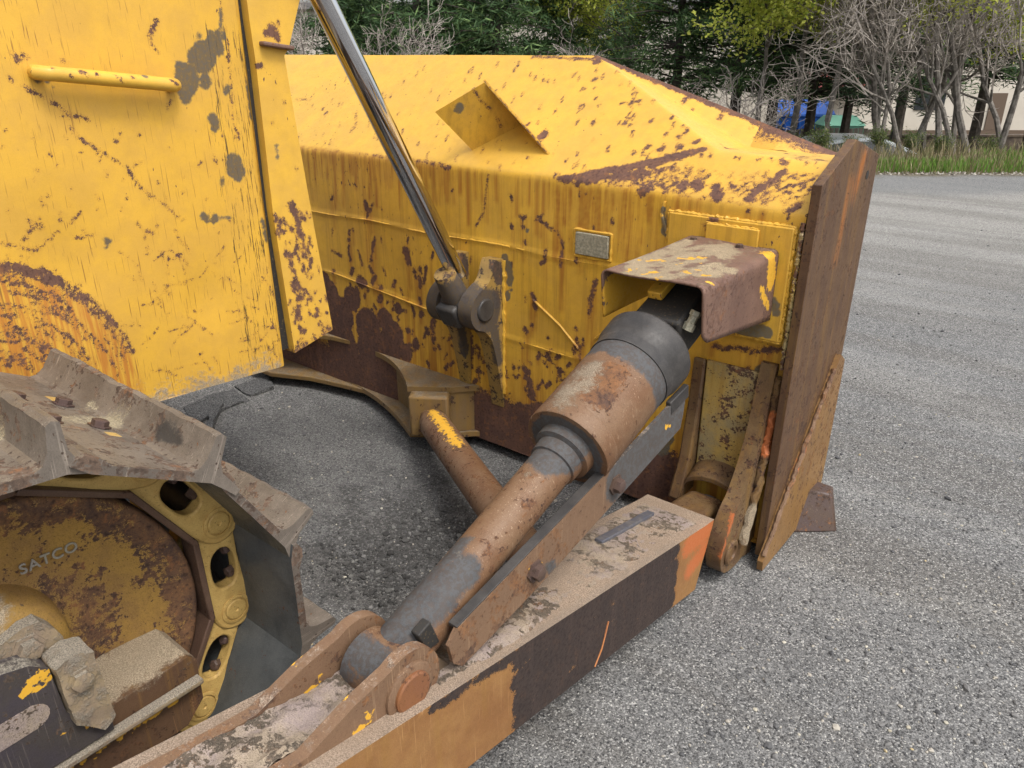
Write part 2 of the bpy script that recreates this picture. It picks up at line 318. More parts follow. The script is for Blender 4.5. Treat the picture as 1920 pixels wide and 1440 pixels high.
# ---------------- blade
YB = 2.25; ZC = 1.2
PA = np.array((-1.63, YB, 1.20)); PB = np.array((-1.10, 2.40, 1.318)); PT = np.array((-1.796, 2.75, 1.593)); PE = np.array((-.735, 2.45, 1.322)); PF = np.array((-.735, YB, 1.175))
PL0 = np.array((-4.35, YB, 1.20)); PL1 = np.array((-4.35, 2.75, 1.593))
def ztop(x): return 1.20 if x < PA[0] else 1.20 - .025 * (x - PA[0]) / (PF[0] - PA[0])
wall = lambda u, v: on(u, v, 'y', YB)
n_main = np.cross(PT - PA, PL0 - PA); slope = lambda u, v: onp(u, v, PA, n_main)
boxt = lambda u, v: onp(u, v, np.array((-.9, 2.30, 1.225)), (0, -.75, 1)) if v > 318 + .03 * (u - 1240) else on(u, v, 'z', 1.300)
PG_ = on(1400, 274, 'y', 2.66); n_grd = np.cross(on(1582, 291, 'y', 2.75) - PT, PG_ - PT); guard = lambda u, v: onp(u, v, PG_, n_grd)

mb = MB()
xs = np.concatenate([np.linspace(-4.35, -3.25, 12)[:-1], np.arange(-3.25, -.7351, .0095)]); xs[-1] = -.735
zs = np.linspace(.048, 1.0, 97)
def dent(x, z):
    return .0025 * math.sin(x * 5.1 + z * 3) * math.sin(z * 6.3 + x) + .0015 * math.sin(x * 17 + z * 9)
def seam(x, z):                               # horizontal weld beads and shallow troughs between them
    s = 0
    for z0, a in ((.918, .0), (.548 if x > -1.95 else .548 + .09 * min(1, (-1.95 - x) / 1.0), .0)):
        s -= .0045 * math.exp(-((z - z0 - .004 * math.sin(x * 9)) / .007) ** 2)
    return s
def lowcut(x, z):                             # the lower right corner of the back lies a little deeper than the plate above it
    return .03 * min(1, max(0, (x + 1.16) / .06)) * min(1, max(0, (.775 - z) / .02)) * 1.0
mb.grid(xs, zs, lambda x, z: (x, YB + dent(x, z) + seam(x, z) + lowcut(x, z), z * 1.0 if z < .999 else 1.0), flip=False)
zs2 = np.linspace(0, 1, 21)
mb.grid(xs, zs2, lambda x, s: (x, YB + dent(x, 1 + s * (ztop(x) - 1)) * (1 - s) + seam(x, 1 + s * .2), 1.0 + s * (ztop(x) - 1)))
PG = on(1400, 274, 'y', 2.66); PE2 = on(1582, 291, 'y', 2.75)
nrm = lambda a, b, c: np.cross(b - a, c - a)
def zplane(n, p, x, y): return p[2] - (n[0] * (x - p[0]) + n[1] * (y - p[1])) / n[2]
def side(a, b, x, y): return (b[0] - a[0]) * (y - a[1]) - (b[1] - a[1]) * (x - a[0])
def ytop_(x): return 2.75
n_m2 = nrm(PA, PT, PL0)
def zsurf(x, y):
    if x <= PA[0] and side(PB, PT, x, y) >= 0: return 1.20 + .786 * (y - YB)
    if x <= PB[0] and side(PB, PT, x, y) >= 0 and side(PA, PB, x, y) >= 0: return 1.20 + .786 * (y - YB)
    if side(PG, PT, x, y) >= 0 and side(PB, PT, x, y) < 0 and side(PB, PG, x, y) >= 0: return zplane(nrm(PT, PB, PG), PB, x, y)
    if side(PG, PT, x, y) < 0 and (side(PG, PE2, x, y) >= 0 if x > PG[0] else 1): return zplane(nrm(PT, PG, PE2), PG, x, y) if x < PE2[0] else zplane(nrm(PT, PG, PE2), PG, PE2[0], y) - .2 * (x - PE2[0])
    tt_ = ztop(x) + .90 * (y - YB); zf = zplane(nrm(PB, PG, PE2), PB, x, y)
    k_ = .025; h_ = max(k_ - abs(tt_ - zf), 0) / k_
    return (min(tt_, zf) - h_ * h_ * k_ * .25) if x > PA[0] else 1.2
ss = np.concatenate([np.linspace(0, .1, 8)[:-1], np.linspace(.1, 1, 60)])
def sl(x, s):
    y = YB + (ytop_(x) - YB) * s; z = zsurf(x, y) if s > 0 else ztop(x)
    return (x, y + (dent(x, 1) * 0), z + .003 * math.sin(x * 6 + 1) * math.sin(y * 9) * min(1, s * 6))
mb.grid(xs, ss, sl)
# front face and closing faces
fr = [(2.75, 1.593), (2.66, 1.3), (2.60, .95), (2.60, .6), (2.66, .3), (2.78, .02), (2.73, .004), (2.62, .085), (2.25, .048)]
for i in range(len(fr) - 1):
    (y0, z0), (y1, z1) = fr[i], fr[i + 1]
    def top_at(x): return zsurf(x, 2.75)
    def ff(x, s, i=i, y0=y0, z0=z0, y1=y1, z1=z1):
        if i == 0:
            yy0 = 2.75; zz0 = top_at(x)
            zz1 = min(z1, zz0 - .04); return (x, yy0 + (y1 - yy0) * s, zz0 + (zz1 - zz0) * s)
        zz0 = min(z0, top_at(x) - .04) if i == 1 else z0
        return (x, y0 + (y1 - y0) * s, zz0 + (z1 - zz0) * s)
    mb.grid(list(xs), [0, 1], ff)
# horizontal weld beads
for z0, xa_, xb_ in ((.918, -3.2, -1.83), (.918, -1.80, -1.12), (.548, -1.80, -1.17)):
    pts = [(x, YB - .001, z0 + .004 * math.sin(x * 9) + random.uniform(-.001, .001)) for x in np.arange(xa_, xb_, .012)]
    mb.tube(pts, [random.uniform(.0035, .0055) for _ in pts], 6)
pts = [(x, YB - .001, .548 + .09 * min(1, (-1.95 - x) / 1.0)) for x in np.arange(-3.2, -1.96, .012)]; mb.tube(pts, [random.uniform(.0035, .005) for _ in pts], 6)
for a, b in (((1015, 395), (1060, 440)),): pass
for pl in ([(1000, 562), (1050, 610), (1090, 660)], [(1165, 598), (1110, 640)], [(1248, 375), (1240, 400), (1252, 440), (1246, 480)]):
    P = [wall(u, v) for u, v in pl]; Q = []
    for a, b in zip(P[:-1], P[1:]): Q += [a + (b - a) * k / 8 for k in range(8)]
    mb.tube([(p[0], YB - .001, p[2]) for p in Q], .006, 6)
blade = finish('blade', mb, m_blade, dozer, merge=.0012, ang=28)
me = blade.data; me.materials.append(m_slope); me.materials.append(m_brownplate)
cen = np.empty(len(me.polygons) * 3); me.polygons.foreach_get('center', cen); cen = cen.reshape(-1, 3)
mi = np.zeros(len(me.polygons), int); mi[(cen[:, 2] > 1.176) & (cen[:, 1] > YB + .0015)] = 1; mi[(cen[:, 1] > 2.47) & (cen[:, 2] < 1.24)] = 2
me.polygons.foreach_set('material_index', mi)
# soften the folds
bm = bmesh.new(); bm.from_mesh(me); vs = [v for v in bm.verts if v.co.x > -3.26 and abs(v.co.z - ztop(v.co.x)) < .026 and v.co.y < YB + .035 and v.co.x < -.745]
for _ in range(7): bmesh.ops.smooth_vert(bm, verts=vs, factor=.5, use_axis_x=False, use_axis_y=True, use_axis_z=True)
bm.to_mesh(me); bm.free(); me.set_sharp_from_angle(angle=rad(50))

R = []                                        # rust on the back wall
R += px(wall, [(560, 272), (640, 278), (720, 292), (790, 302), (845, 314)], 5)
R += px(wall, [(685, 380), (688, 392)], 8) + px(wall, [(700, 382), (692, 396)], 5) + px(wall, [(690, 396), (688, 408)], 3)
R += px(wall, [(655, 432), (653, 470), (657, 490)], 5) + px(wall, [(640, 480), (622, 470)], 3) + px(wall, [(672, 470), (680, 500)], 3) + px(wall, [(702, 445), (694, 492)], 5) + px(wall, [(690, 500), (706, 520)], 6)
R += px(wall, [(762, 472), (768, 492)], 12) + px(wall, [(776, 505), (780, 522)], 6) + px(wall, [(800, 500), (795, 530)], 4)
for u, v, r in [(618, 548, 32), (640, 590, 42), (660, 560, 28), (690, 610, 40), (722, 600, 26), (735, 640, 36), (700, 650, 50), (640, 640, 50), (760, 660, 20), (600, 600, 30), (745, 575, 14), (790, 590, 8), (800, 620, 9), (765, 620, 8), (780, 650, 14), (815, 655, 6), (712, 560, 12), (677, 530, 16), (610, 520, 14)]:
    R += px(wall, [(u, v)], r)
R += px(wall, [(868, 600), (880, 650), (878, 700)], 13) + px(wall, [(857, 560), (866, 600)], 8)
R += px(wall, [(985, 402), (975, 412)], 8) + px(wall, [(960, 424)], 6) + px(wall, [(981, 424)], 5) + px(wall, [(1005, 408), (1022, 420), (1042, 432), (1055, 452)], 5) + px(wall, [(1056, 455), (1052, 500)], 3)
R += px(wall, [(997, 548), (1002, 560), (1005, 582)], 7) + px(wall, [(915, 328), (910, 370), (906, 398), (890, 428)], 1.8) + px(wall, [(986, 690), (1000, 735), (995, 750)], 9) + px(wall, [(1085, 645), (1090, 680), (1070, 705), (1045, 735)], 5) + px(wall, [(1010, 660), (1060, 700)], 2)
R += px(wall, [(1117, 525), (1108, 560), (1104, 600)], 6) + px(wall, [(1025, 470), (1023, 490)], 4) + px(wall, [(940, 770), (1000, 765), (1060, 770), (1120, 775)], 16)
R += px(wall, [(1335, 412), (1322, 426)], 8) + px(wall, [(1328, 436)], 7) + px(wall, [(1403, 443), (1412, 440)], 7) + px(wall, [(1403, 395)], 4) + px(wall, [(1430, 401)], 3) + px(wall, [(1512, 465), (1514, 500)], 5)
R += px(wall, [(1546, 400), (1540, 440), (1530, 480), (1518, 530), (1510, 580), (1500, 640)], 11) + px(wall, [(1330, 655), (1400, 662), (1470, 660)], 8)
R += px(wall, [(1320, 690), (1345, 700), (1350, 720)], 8) + px(wall, [(1322, 730), (1330, 760)], 6) + px(wall, [(1370, 705), (1395, 720)], 5) + px(wall, [(1300, 760), (1290, 800), (1310, 830)], 9) + px(wall, [(1230, 790), (1250, 830)], 10)
for _ in range(60):                            # small chips low on the back
    u = rng.uniform(600, 1500); v = rng.uniform(330, 760); R += px(wall, [(u, v), (u + rng.uniform(-3, 3), v + rng.uniform(2, 14))], rng.uniform(1.5, 3.2))
for _ in range(70):
    u = rng.uniform(800, 1100); v = 735 - abs(rng.normal(0, 60)); R += px(wall, [(u, v), (u + rng.uniform(-6, 6), v + rng.uniform(2, 12))], rng.uniform(2, 5.5))
for _ in range(90):
    u = rng.uniform(600, 850); v = rng.uniform(500, 700); R += px(wall, [(u, v), (u + rng.uniform(-6, 6), v + rng.uniform(2, 14))], rng.uniform(2, 6))
for _ in range(50):
    u = rng.uniform(1290, 1480); v = rng.uniform(690, 900); R += px(wall, [(u, v), (u + rng.uniform(-8, 8), v + rng.uniform(2, 14))], rng.uniform(2, 7))
S = []                                        # rust on the slope and box top
for _ in range(170):
    u = 545 + 745 * rng.random() ** .75; v = rng.uniform(112, 330); k = (u - 545) / 700
    if v > 268 + .145 * (u - 560) - 8: continue
    L = rng.uniform(3, 13); R += []; S += px(slope, [(u, v), (u - .3 * L, v + L)], rng.uniform(.7, 1.3) * (1 + 1.3 * k * k))
for u, v, r in [(1077, 140, 5), (1116, 148, 6), (1096, 165, 4), (1118, 183, 4), (1166, 195, 5), (1199, 190, 6), (1173, 229, 7), (1182, 233, 4), (1222, 225, 4), (1240, 278, 8), (1213, 275, 7), (1188, 283, 7), (1310, 262, 9), (1276, 272, 9), (1250, 250, 5), (1020, 250, 13), (990, 232, 7), (1272, 256, 6), (1283, 249, 5), (612, 210, 5), (606, 203, 3)]:
    S += px(slope, [(u, v), (u - 1, v + 2)], r)
S += px(slope, [(1000, 106), (1060, 108), (1115, 112)], 5) + px(slope, [(1118, 108), (1122, 118)], 8)
for q_ in ([(1048, 334), (1090, 330), (1160, 318), (1230, 304), (1300, 288)], [(1060, 342), (1130, 332), (1200, 322)], [(1100, 325), (1180, 312), (1320, 280)]): S += px(slope, q_, 13)
S += px(slope, [(1150, 338), (1220, 322), (1270, 310)], 9)
S += px(boxt, [(1150, 338), (1220, 325)], 11.6) + px(boxt, [(1205, 360), (1195, 366)], 15.9) + px(boxt, [(1178, 368)], 8.7) + px(boxt, [(1320, 286), (1295, 325), (1262, 348), (1246, 358)], 7.2)
S += px(boxt, [(1338, 283), (1372, 288)], 10.2) + px(boxt, [(1473, 325), (1440, 345), (1400, 372)], 11.6) + px(boxt, [(1492, 382), (1475, 393)], 11.6) + px(boxt, [(1340, 358), (1345, 366)], 15.9) + px(boxt, [(1375, 350)], 11.6) + px(boxt, [(1300, 345), (1310, 352)], 13.0) + px(boxt, [(1280, 350), (1265, 355)], 10.2)
S += px(boxt, [(1530, 300), (1545, 303)], 10.2) + px(boxt, [(1470, 303)], 8.7) + px(boxt, [(1438, 305)], 10.2) + px(boxt, [(1425, 295)], 5.8) + px(boxt, [(1382, 303), (1370, 306)], 8.7) + px(boxt, [(1375, 286)], 10.2)
for _ in range(420):
    u = rng.uniform(1240, 1545); v = rng.uniform(285, 395); L = rng.uniform(0, 9); S += px(boxt, [(u, v), (u - L, v + L * .6)], rng.uniform(1.2, 3.6))
for _ in range(220):
    u = rng.uniform(1100, 1330); v = rng.uniform(0, 1) * 30 + 340 - .12 * (u - 1100); S += px(slope if u < 1200 else boxt, [(u, v), (u + 5, v - 2)], rng.uniform(1.5, 5))
for _ in range(12):
    u = rng.uniform(1150, 1540); S += px(guard, [(u, 130 + (u - 1120) * .38 + rng.uniform(2, 30))], rng.uniform(1.5, 4))
for x_ in np.arange(-1.79, -.75, .015):        # worn upper edge of the guard
    z_ = 1.593 - .303 * (x_ + 1.796) / .986; S.append(((x_, 2.75, z_), (x_ + .012, 2.745, z_ - .004), rng.uniform(.012, .022) + .03 * max(0, (x_ + 1.15)) * rng.random()))
S += px(guard, [(1349, 222), (1352, 215)], 4) + px(guard, [(1282, 190), (1286, 186)], 4) + px(guard, [(1298, 206)], 3) + px(guard, [(1408, 240)], 2.5) + px(guard, [(1495, 268), (1505, 280)], 5)
def wall_flat(c):
    m_ = (c[:, 1] < YB + .034) & (c[:, 2] < 1.172); c[m_, 1] = YB; return c
wear(blade, 'rust', R + S, flat=wall_flat, soft=.020, area=lambda c: np.clip(.5 + (.262 + .02 * np.sin(c[:, 0] * 9) - c[:, 2]) / .10, 0, 1) * (c[:, 1] < 2.4) * (c[:, 0] < -1.05))
ST = []
for u in list(range(565, 1245, 13)) + [1250, 1270, 1290, 1310]:
    vt = (272 + .145 * (u - 560)) if u < 1040 else 345 + .1 * (u - 1040); L = rng.uniform(25, 110) * (1.5 if 1040 < u < 1250 else 1)
    ST += px(wall, [(u, vt + 6), (u + rng.uniform(-2, 2), vt + L)], rng.uniform(2, 5) + (3 if 1040 < u < 1240 else 0))
for u, v, L in [(985, 410, 60), (1055, 470, 110), (1110, 560, 120), (690, 400, 90), (1240, 370, 60), (1330, 420, 40), (765, 510, 60), (960, 430, 60), (1025, 480, 100), (1180, 300, 160), (1165, 350, 120)]:
    ST += px(wall, [(u, v), (u - 1, v + L)], 4)
for a_m, b_m, r_m in R:
    if r_m > .004 and rng.random() < .38 and b_m[2] > .3: L_m = rng.uniform(.02, .13); ST.append((np.array((b_m[0], YB, b_m[2])), np.array((b_m[0] + rng.uniform(-.004, .004), YB, b_m[2] - L_m)), min(r_m * .55, .009)))
wear(blade, 'stain', ST, soft=.022, flat=wall_flat, area=lambda c: .75 * np.clip((.52 - c[:, 2] + .06 * np.sin(c[:, 0] * 13)) / .28, 0, 1) * (c[:, 1] < 2.4))
G = px(wall, [(1244, 390), (1246, 440)], 6) + px(wall, [(1420, 690), (1405, 740), (1395, 790)], 9) + px(wall, [(1450, 720), (1440, 790)], 10) + px(wall, [(990, 432)], 5) + px(wall, [(947, 480), (957, 540), (950, 560)], 10) + px(wall, [(1250, 800), (1240, 850)], 14) + px(wall, [(1380, 780), (1370, 830)], 9)
wear(blade, 'grime', G, soft=.02, flat=wall_flat)
wear(blade, 'orange', px(lambda u, v: on(u, v, 'y', 2.27), [(1447, 792), (1440, 840)], 10), soft=.015)

# end plate, its overlay and the corner bit
ep = finish('end_plate', MB().prism([(2.215, .03), (2.235, 1.262), (2.488, 1.366), (2.755, 1.300), (2.748, .62), (2.72, .56), (2.70, .16), (2.60, .04)], -.728, -.700), m_brownplate, blade, bevel=.004, dense=.03)
wear(ep, 'stain', [((-.7, 2.5, 1.25), (-.7, 2.47, 1.0), .01), ((-.7, 2.6, 1.31), (-.7, 2.55, 1.2), .02)], soft=.03)
ov = MB().prism([(2.60, .56), (2.665, .635), (2.72, .60), (2.715, .30), (2.705, .045), (2.60, .012), (2.17, .008), (2.165, .045)], -.6995, -.680)
finish('lifting_hole', MB().cyl((-.702, 2.66, 1.245), (-.6985, 2.66, 1.245), .014, 20), m_gap, blade)  # black disc laid on the plate as the dark inside of the hole
pl = finish('overlay_plate', ov, painted('overlay_rust', paint=(.165, .088, .034), rustA=(.085, .048, .028), rustB=(.19, .092, .03), bias=.36, chipN=.6, streak=.5, smap=(45, 45, 1.6), halo=.3, fadec=(.22, .12, .045), bump=.4), blade, bevel=.004, dense=.03)
wear(pl, 'orange', [((-.68, 2.36, .28), (-.68, 2.43, .36), .012)], soft=.04)
pts = [np.array((-.685, 2.625, .59)) + (np.array((-.685, 2.175, .06)) - np.array((-.685, 2.625, .59))) * k / 50 for k in range(51)]
finish('weld_bead', MB().tube([p + rng.normal(0, .0015, 3) for p in pts], [random.uniform(.006, .0095) for _ in pts], 7), m_ear, blade)
eb = MB().hexa([(-.74, 2.42, .0), (-.563, 2.573, .0), (-.60, 2.66, .0), (-.75, 2.66, .0), (-.70, 2.56, .135), (-.611, 2.604, .128), (-.625, 2.66, .13), (-.70, 2.66, .13)])
finish('corner_bit', eb, m_foot, blade, bevel=.006)
ce = finish('cutting_edge', MB().prism([(2.66, .10), (2.785, .13), (2.87, .0), (2.80, .0)], -4.35, -.735), m_brownplate, blade, bevel=.004)

# mount plate behind the cover with a welded edge
mp = finish('mounting_plate', MB().box(-1.165, -.760, 2.236, 2.2485, .782, 1.135), m_blade, blade, bevel=.004, dense=.012)
MR = []
for u, v, r in [(1335, 412, 8), (1325, 430, 7), (1408, 441, 8)]: MR += px(lambda u, v: on(u, v, 'y', 2.236), [(u, v), (u + 8, v - 4)], r)
MR += px(lambda u, v: on(u, v, 'y', 2.236), [(1500, 500), (1500, 560), (1490, 630)], 6)
wear(mp, 'rust', MR, soft=.02); wear(mp, 'grime', px(lambda u, v: on(u, v, 'y', 2.236), [(1450, 560), (1456, 590)], 9) + px(lambda u, v: on(u, v, 'y', 2.236), [(1390, 625), (1435, 620)], 16) + px(lambda u, v: on(u, v, 'y', 2.236), [(1472, 612)], 5), soft=.02)
finish('doubler_plate', MB().box(-1.03, -.86, 2.226, 2.2355, 1.05, 1.118), m_blade, blade, bevel=.003)
# badge
b0 = wall(1083, 432); b1 = wall(1142, 488)
finish('badge_plate', MB().box(b0[0], b1[0], 2.236, 2.2495, b1[2] + .005, b0[2] - .002), m_badge, blade, bevel=.003)
wb = MB(); cx0, cx1, cz0, cz1 = b0[0] - .008, b1[0] + .008, b1[2] - .002, b0[2] + .005
loop = [(cx0 + (cx1 - cx0) * k / 14, cz1) for k in range(15)] + [(cx1, cz1 + (cz0 - cz1) * k / 9) for k in range(10)] + [(cx1 + (cx0 - cx1) * k / 14, cz0) for k in range(15)] + [(cx0, cz0 + (cz1 - cz0) * k / 9) for k in range(10)]
wb.tube([(x, 2.247, z) for x, z in loop], [random.uniform(.004, .008) for _ in loop], 6)
finish('weld_rim', wb, m_blade, blade)

# cylinder cover: a bent channel open to the front and below
def cover():
    x0, x1, yf, yr = -1.10, -.794, 1.745, 2.236; r = .022
    prof = []                                   # (x, z-offset from top) going left flap bottom -> top -> right flap bottom
    n = 6
    zL = lambda y: .920 + (.915 - .920) * 0 + ( .0) ; 
    outl = [(x0, None, 0)] + [(x0 + r - r * math.cos(rad(90 * k / n)), -r + r * math.sin(rad(90 * k / n)), 1) for k in range(n + 1)]
    outl += [(x0 + r + (x1 - x0 - 2 * r) * k / 30, 0, 1) for k in range(1, 30)]
    outl += [(x1 - r + r * math.sin(rad(90 * k / n)), -r + r * math.cos(rad(90 * k / n)), 1) for k in range(n + 1)] + [(x1, None, 0)]
    # widen flaps with rows
    us = []
    for k in range(10): us.append((x0, 'L', k / 10))
    us += [(a, b, None) for a, b, c in outl[1:-1]]
    for k in range(1, 11): us.append((x1, 'R', 1 - k / 10))
    def fn(u, v):
        a, b, s = u; y = yf + (yr - yf) * v; zt = 1.062 + .008 * v + .003 * math.sin(a * 20 + y * 7)
        if b == 'L': zb = .918 + .006 * v; zb = zb if v < .85 else zb; return (a + .004 * math.sin(y * 9), y + .02 * (1 - s) * (1 - v), zb + (zt - r - zb) * s)
        if b == 'R':
            zb = .905 + (.85 - .905) * v + (.0 if v > .06 else (.06 - v) * .35); return (a, y + .02 * (1 - s) * (1 - v), zb + (zt - r - zb) * s)
        return (a, y, zt + b)
    m = MB(); m.grid(us, list(np.linspace(0, 1, 46)), fn); return m
cv = finish('cylinder_cover', cover(), m_cover, blade, ang=60)
sm = cv.modifiers.new('thick', 'SOLIDIFY'); sm.thickness = .0055; sm.offset = -1
ctop = lambda u, v: on(u, v, 'z', 1.066)
D = []
for _ in range(60):
    u = rng.uniform(1170, 1360); v = rng.uniform(455, 520); D += px(ctop, [(u, v), (u + rng.uniform(0, 25), v - rng.uniform(0, 8))], rng.uniform(2, 9))
wear(cv, 'dust', D, soft=.05)
m_coverin = m_cover
yp = []
for _ in range(26): u = rng.uniform(1180, 1330); yp += px(ctop, [(u, rng.uniform(480, 535))], rng.uniform(3, 10))
# the yellow paint left on the cover
tcv = m_cover.node_tree; 
def add_yellow(mat):
    t_ = mat.node_tree; b = [n for n in t_.nodes if n.type == 'BSDF_PRINCIPLED'][0]; src = b.inputs['Base Color'].links[0].from_socket
    at = t_.nodes.new('ShaderNodeAttribute'); at.attribute_name = 'yellow'; tc = t_.nodes.new('ShaderNodeTexCoord'); no = t_.nodes.new('ShaderNodeTexNoise'); no.inputs['Scale'].default_value = 70; no.inputs['Detail'].default_value = 5
    t_.links.new(tc.outputs['Object'], no.inputs['Vector']); ad = t_.nodes.new('ShaderNodeMath'); ad.operation = 'ADD'; t_.links.new(at.outputs['Fac'], ad.inputs[0]); t_.links.new(no.outputs['Fac'], ad.inputs[1])
    mr = t_.nodes.new('ShaderNodeMapRange'); mr.inputs[1].default_value = .98; mr.inputs[2].default_value = 1.03; t_.links.new(ad.outputs[0], mr.inputs[0])
    mx = t_.nodes.new('ShaderNodeMix'); mx.data_type = 'RGBA'; t_.links.new(mr.outputs[0], mx.inputs[0]); t_.links.new(src, mx.inputs[6]); mx.inputs[7].default_value = (.58, .32, .035, 1); t_.links.new(mx.outputs[2], b.inputs['Base Color'])
for mm_ in (m_cover, m_tube, m_ear, m_dusty, m_arm): add_yellow(mm_)
wear(cv, 'yellow', yp + [((-1.10, y, z), (-1.10, y + .1, z), .05) for y in (1.8, 1.9, 2.0, 2.1) for z in (.92, .99)] + [((-.80, 2.18, 1.06), (-.794, 2.2, .98), .03), ((-.794, 2.13, .97), (-.794, 2.2, .9), .012)], soft=.05)
for x, y in ((-1.05, 2.19), (-.90, 2.19)):
    finish('cover_bolt', MB().hexbolt((x, y, 1.066), (0, 0, 1), .012, .012), m_bolt, blade)

# lug for the lift cylinder: two ears
earp = [(2.2485, .87), (2.20, .875), (2.165, .80), (2.12, .775), (2.075, .745), (2.053, .70), (2.06, .655), (2.09, .62), (2.135, .60), (2.175, .55), (2.205, .45), (2.225, .36), (2.24, .29), (2.2485, .28)]
def spline_loop(pts, closed_flat=True, n=3):
    out = []; N = len(pts)
    for i in range(N):
        p0, p1, p2, p3 = pts[(i - 1) % N], pts[i], pts[(i + 1) % N], pts[(i + 2) % N]
        if i == N - 1 or i == 0: out.append(p1); continue
        for k in range(n):
            t_ = k / n; out.append(tuple(.5 * ((2 * p1[j]) + (-p0[j] + p2[j]) * t_ + (2 * p0[j] - 5 * p1[j] + 4 * p2[j] - p3[j]) * t_ ** 2 + (-p0[j] + 3 * p1[j] - 3 * p2[j] + p3[j]) * t_ ** 3) for j in (0, 1)))
    return out
m_lug = painted('greasy_lug', paint=(.30, .19, .05), rustA=(.05, .036, .028), rustB=(.085, .056, .04), bias=.40, chipN=.6, grimec=(.045, .038, .034), halo=.3, speck=.5)
for x0, x1 in ((-1.930, -1.862), (-2.10, -2.045)):
    e_ = finish('cylinder_lug', MB().prism(spline_loop(earp), x0, x1), m_lug, blade, bevel=.006, dense=.015)
    wear(e_, 'grime', [((x1, 2.13, .69), (x1, 2.14, .68), .085), ((x1, 2.19, .6), (x1, 2.215, .45), .02), ((x0, 2.13, .69), (x0, 2.14, .68), .1)], soft=.05)
    wear(e_, 'rust', [((x1, 2.2, .85), (x1, 2.22, .80), .018), ((x1, 2.2, .74), (x1, 2.21, .7), .008)], soft=.02)
wl = [(-1.86, 2.245, z) for z in np.arange(.30, .87, .012)]
finish('weld_bead', MB().tube([np.array(p) + rng.normal(0, .0012, 3) for p in wl], [random.uniform(.006, .01) for _ in wl], 6), m_blade, blade)
finish('lug_boss', MB().cyl((-1.868, 2.135, .69), (-1.853, 2.135, .69), .046, 32), m_black, blade, bevel=.006)

# centre bracket for the diagonal strut: two flanges round a block
def concave(a, b, d, n=10):
    a = np.array(a); b = np.array(b); m_ = (a + b) / 2 + np.array(d); return [tuple((1 - t_) ** 2 * a + 2 * t_ * (1 - t_) * m_ + t_ ** 2 * b) for t_ in np.linspace(0, 1, n)]
p1 = (-2.235, 2.05); p2 = (-2.075, 2.165)
topo = concave((-2.66, 2.249), p1, (-.02, .085)) + concave(p2, (-2.0, 2.249), (0, .015), 6)
boto = concave((-2.90, 2.249), p1, (-.05, .10)) + concave(p2, (-2.0, 2.249), (0, .015), 6)
def zprism(o, z0, z1):
    m = MB(); n = len(o); m.addm([(x, y, z0) for x, y in o] + [(x, y, z1) for x, y in o], [tuple(range(n))[::-1], tuple(range(n, 2 * n))] + [(i, (i + 1) % n, n + (i + 1) % n, n + i) for i in range(n)]); return m
m_brk = painted('bracket_rust', paint=(.20, .125, .045), rustA=(.06, .036, .026), rustB=(.12, .062, .032), bias=.36, chipN=.5, fine=.4, streak=.4, halo=.5, dust=.55, dustc=(.24, .19, .13), bump=.5)
cb = finish('strut_bracket', zprism(topo, .272, .297), m_brk, blade, recalc=True, bevel=.004, dense=.02)
finish('bracket_flange', zprism(boto, .055, .08), m_brk, blade, recalc=True, bevel=.004)
blk = [(-2.52, 2.249), (-2.40, 2.205), (-2.30, 2.14), (p1[0] + .005, p1[1] + .012), (p2[0] - .004, p2[1] + .008), (-2.03, 2.249)]
finish('bracket_web', zprism(blk, .08, .272), m_brk, blade, recalc=True, bevel=.003)
dd = np.array((.16, .115, 0)); dd /= np.linalg.norm(dd); ddn = np.array((.583, -.812, 0)); ddn = np.array((dd[1], -dd[0], 0))
cblk = (np.array((p1[0], p1[1], 0)) + np.array((p2[0], p2[1], 0))) / 2
finish('bracket_socket', MB().obox(cblk + ddn * .03 + np.array((0, 0, .185)), dd, ddn, (0, 0, 1), .085, .035, .095), m_brk, blade, bevel=.012)
for z0, z1, o_ in ((.285, .31, [(-2.84, 2.249), (-2.95, 2.235), (-3.10, 2.19), (-3.3, 2.08), (-3.5, 2.08), (-3.6, 2.249)]), (.05, .075, [(-2.70, 2.249), (-2.9, 2.215), (-3.10, 2.17), (-3.3, 2.08), (-3.5, 2.08), (-3.6, 2.249)])):
    finish('bracket_flange', zprism(o_, z0, z1), m_brk, blade, recalc=True, bevel=.004)

# bent bracket on the slope
nm_ = np.array(n_main) / np.linalg.norm(n_main); nm_ = nm_ if nm_[2] > 0 else -nm_
c_ = slope(885, 280); d_ = slope(975, 232); e_ = slope(1028, 290); wdir = np.array((.05, -.50, 1.)); bn = np.cross(d_ - c_, wdir)
b_ = onp(815, 208, c_, bn); a_ = onp(907, 153, c_, bn)
def slab(P, th, name, mat, parent, off=None):
    P = [np.array(p) for p in P]; n = np.cross(P[1] - P[0], P[2] - P[0]); n /= np.linalg.norm(n); n = n * th; m = MB(); k = len(P)
    m.addm([p for p in P] + [p + n for p in P], [tuple(range(k)), tuple(range(k, 2 * k))[::-1]] + [((i + 1) % k, i, k + i, k + (i + 1) % k) for i in range(k)])
    return finish(name, m, mat, parent, recalc=True, bevel=.002, dense=.006)
sb = slab([a_, b_, c_, d_], .009, 'slope_bracket', m_blade, blade)
midp = lambda s, t_: (a_ * (1 - s) + b_ * s) * (1 - t_) + (d_ * (1 - s) + c_ * s) * t_
wear(sb, 'rust', line3([midp(.22, .02), midp(.26, .25), midp(.22, .5), midp(.25, .7), midp(.3, .88)], .0085), soft=.016)
wear(sb, 'grime', line3([midp(.62, .16), midp(.66, .18)], .018), soft=.03)
g_ = slab([a_ + nm_ * .004, d_, e_], -.008, 'bracket_fin', m_blade, blade)
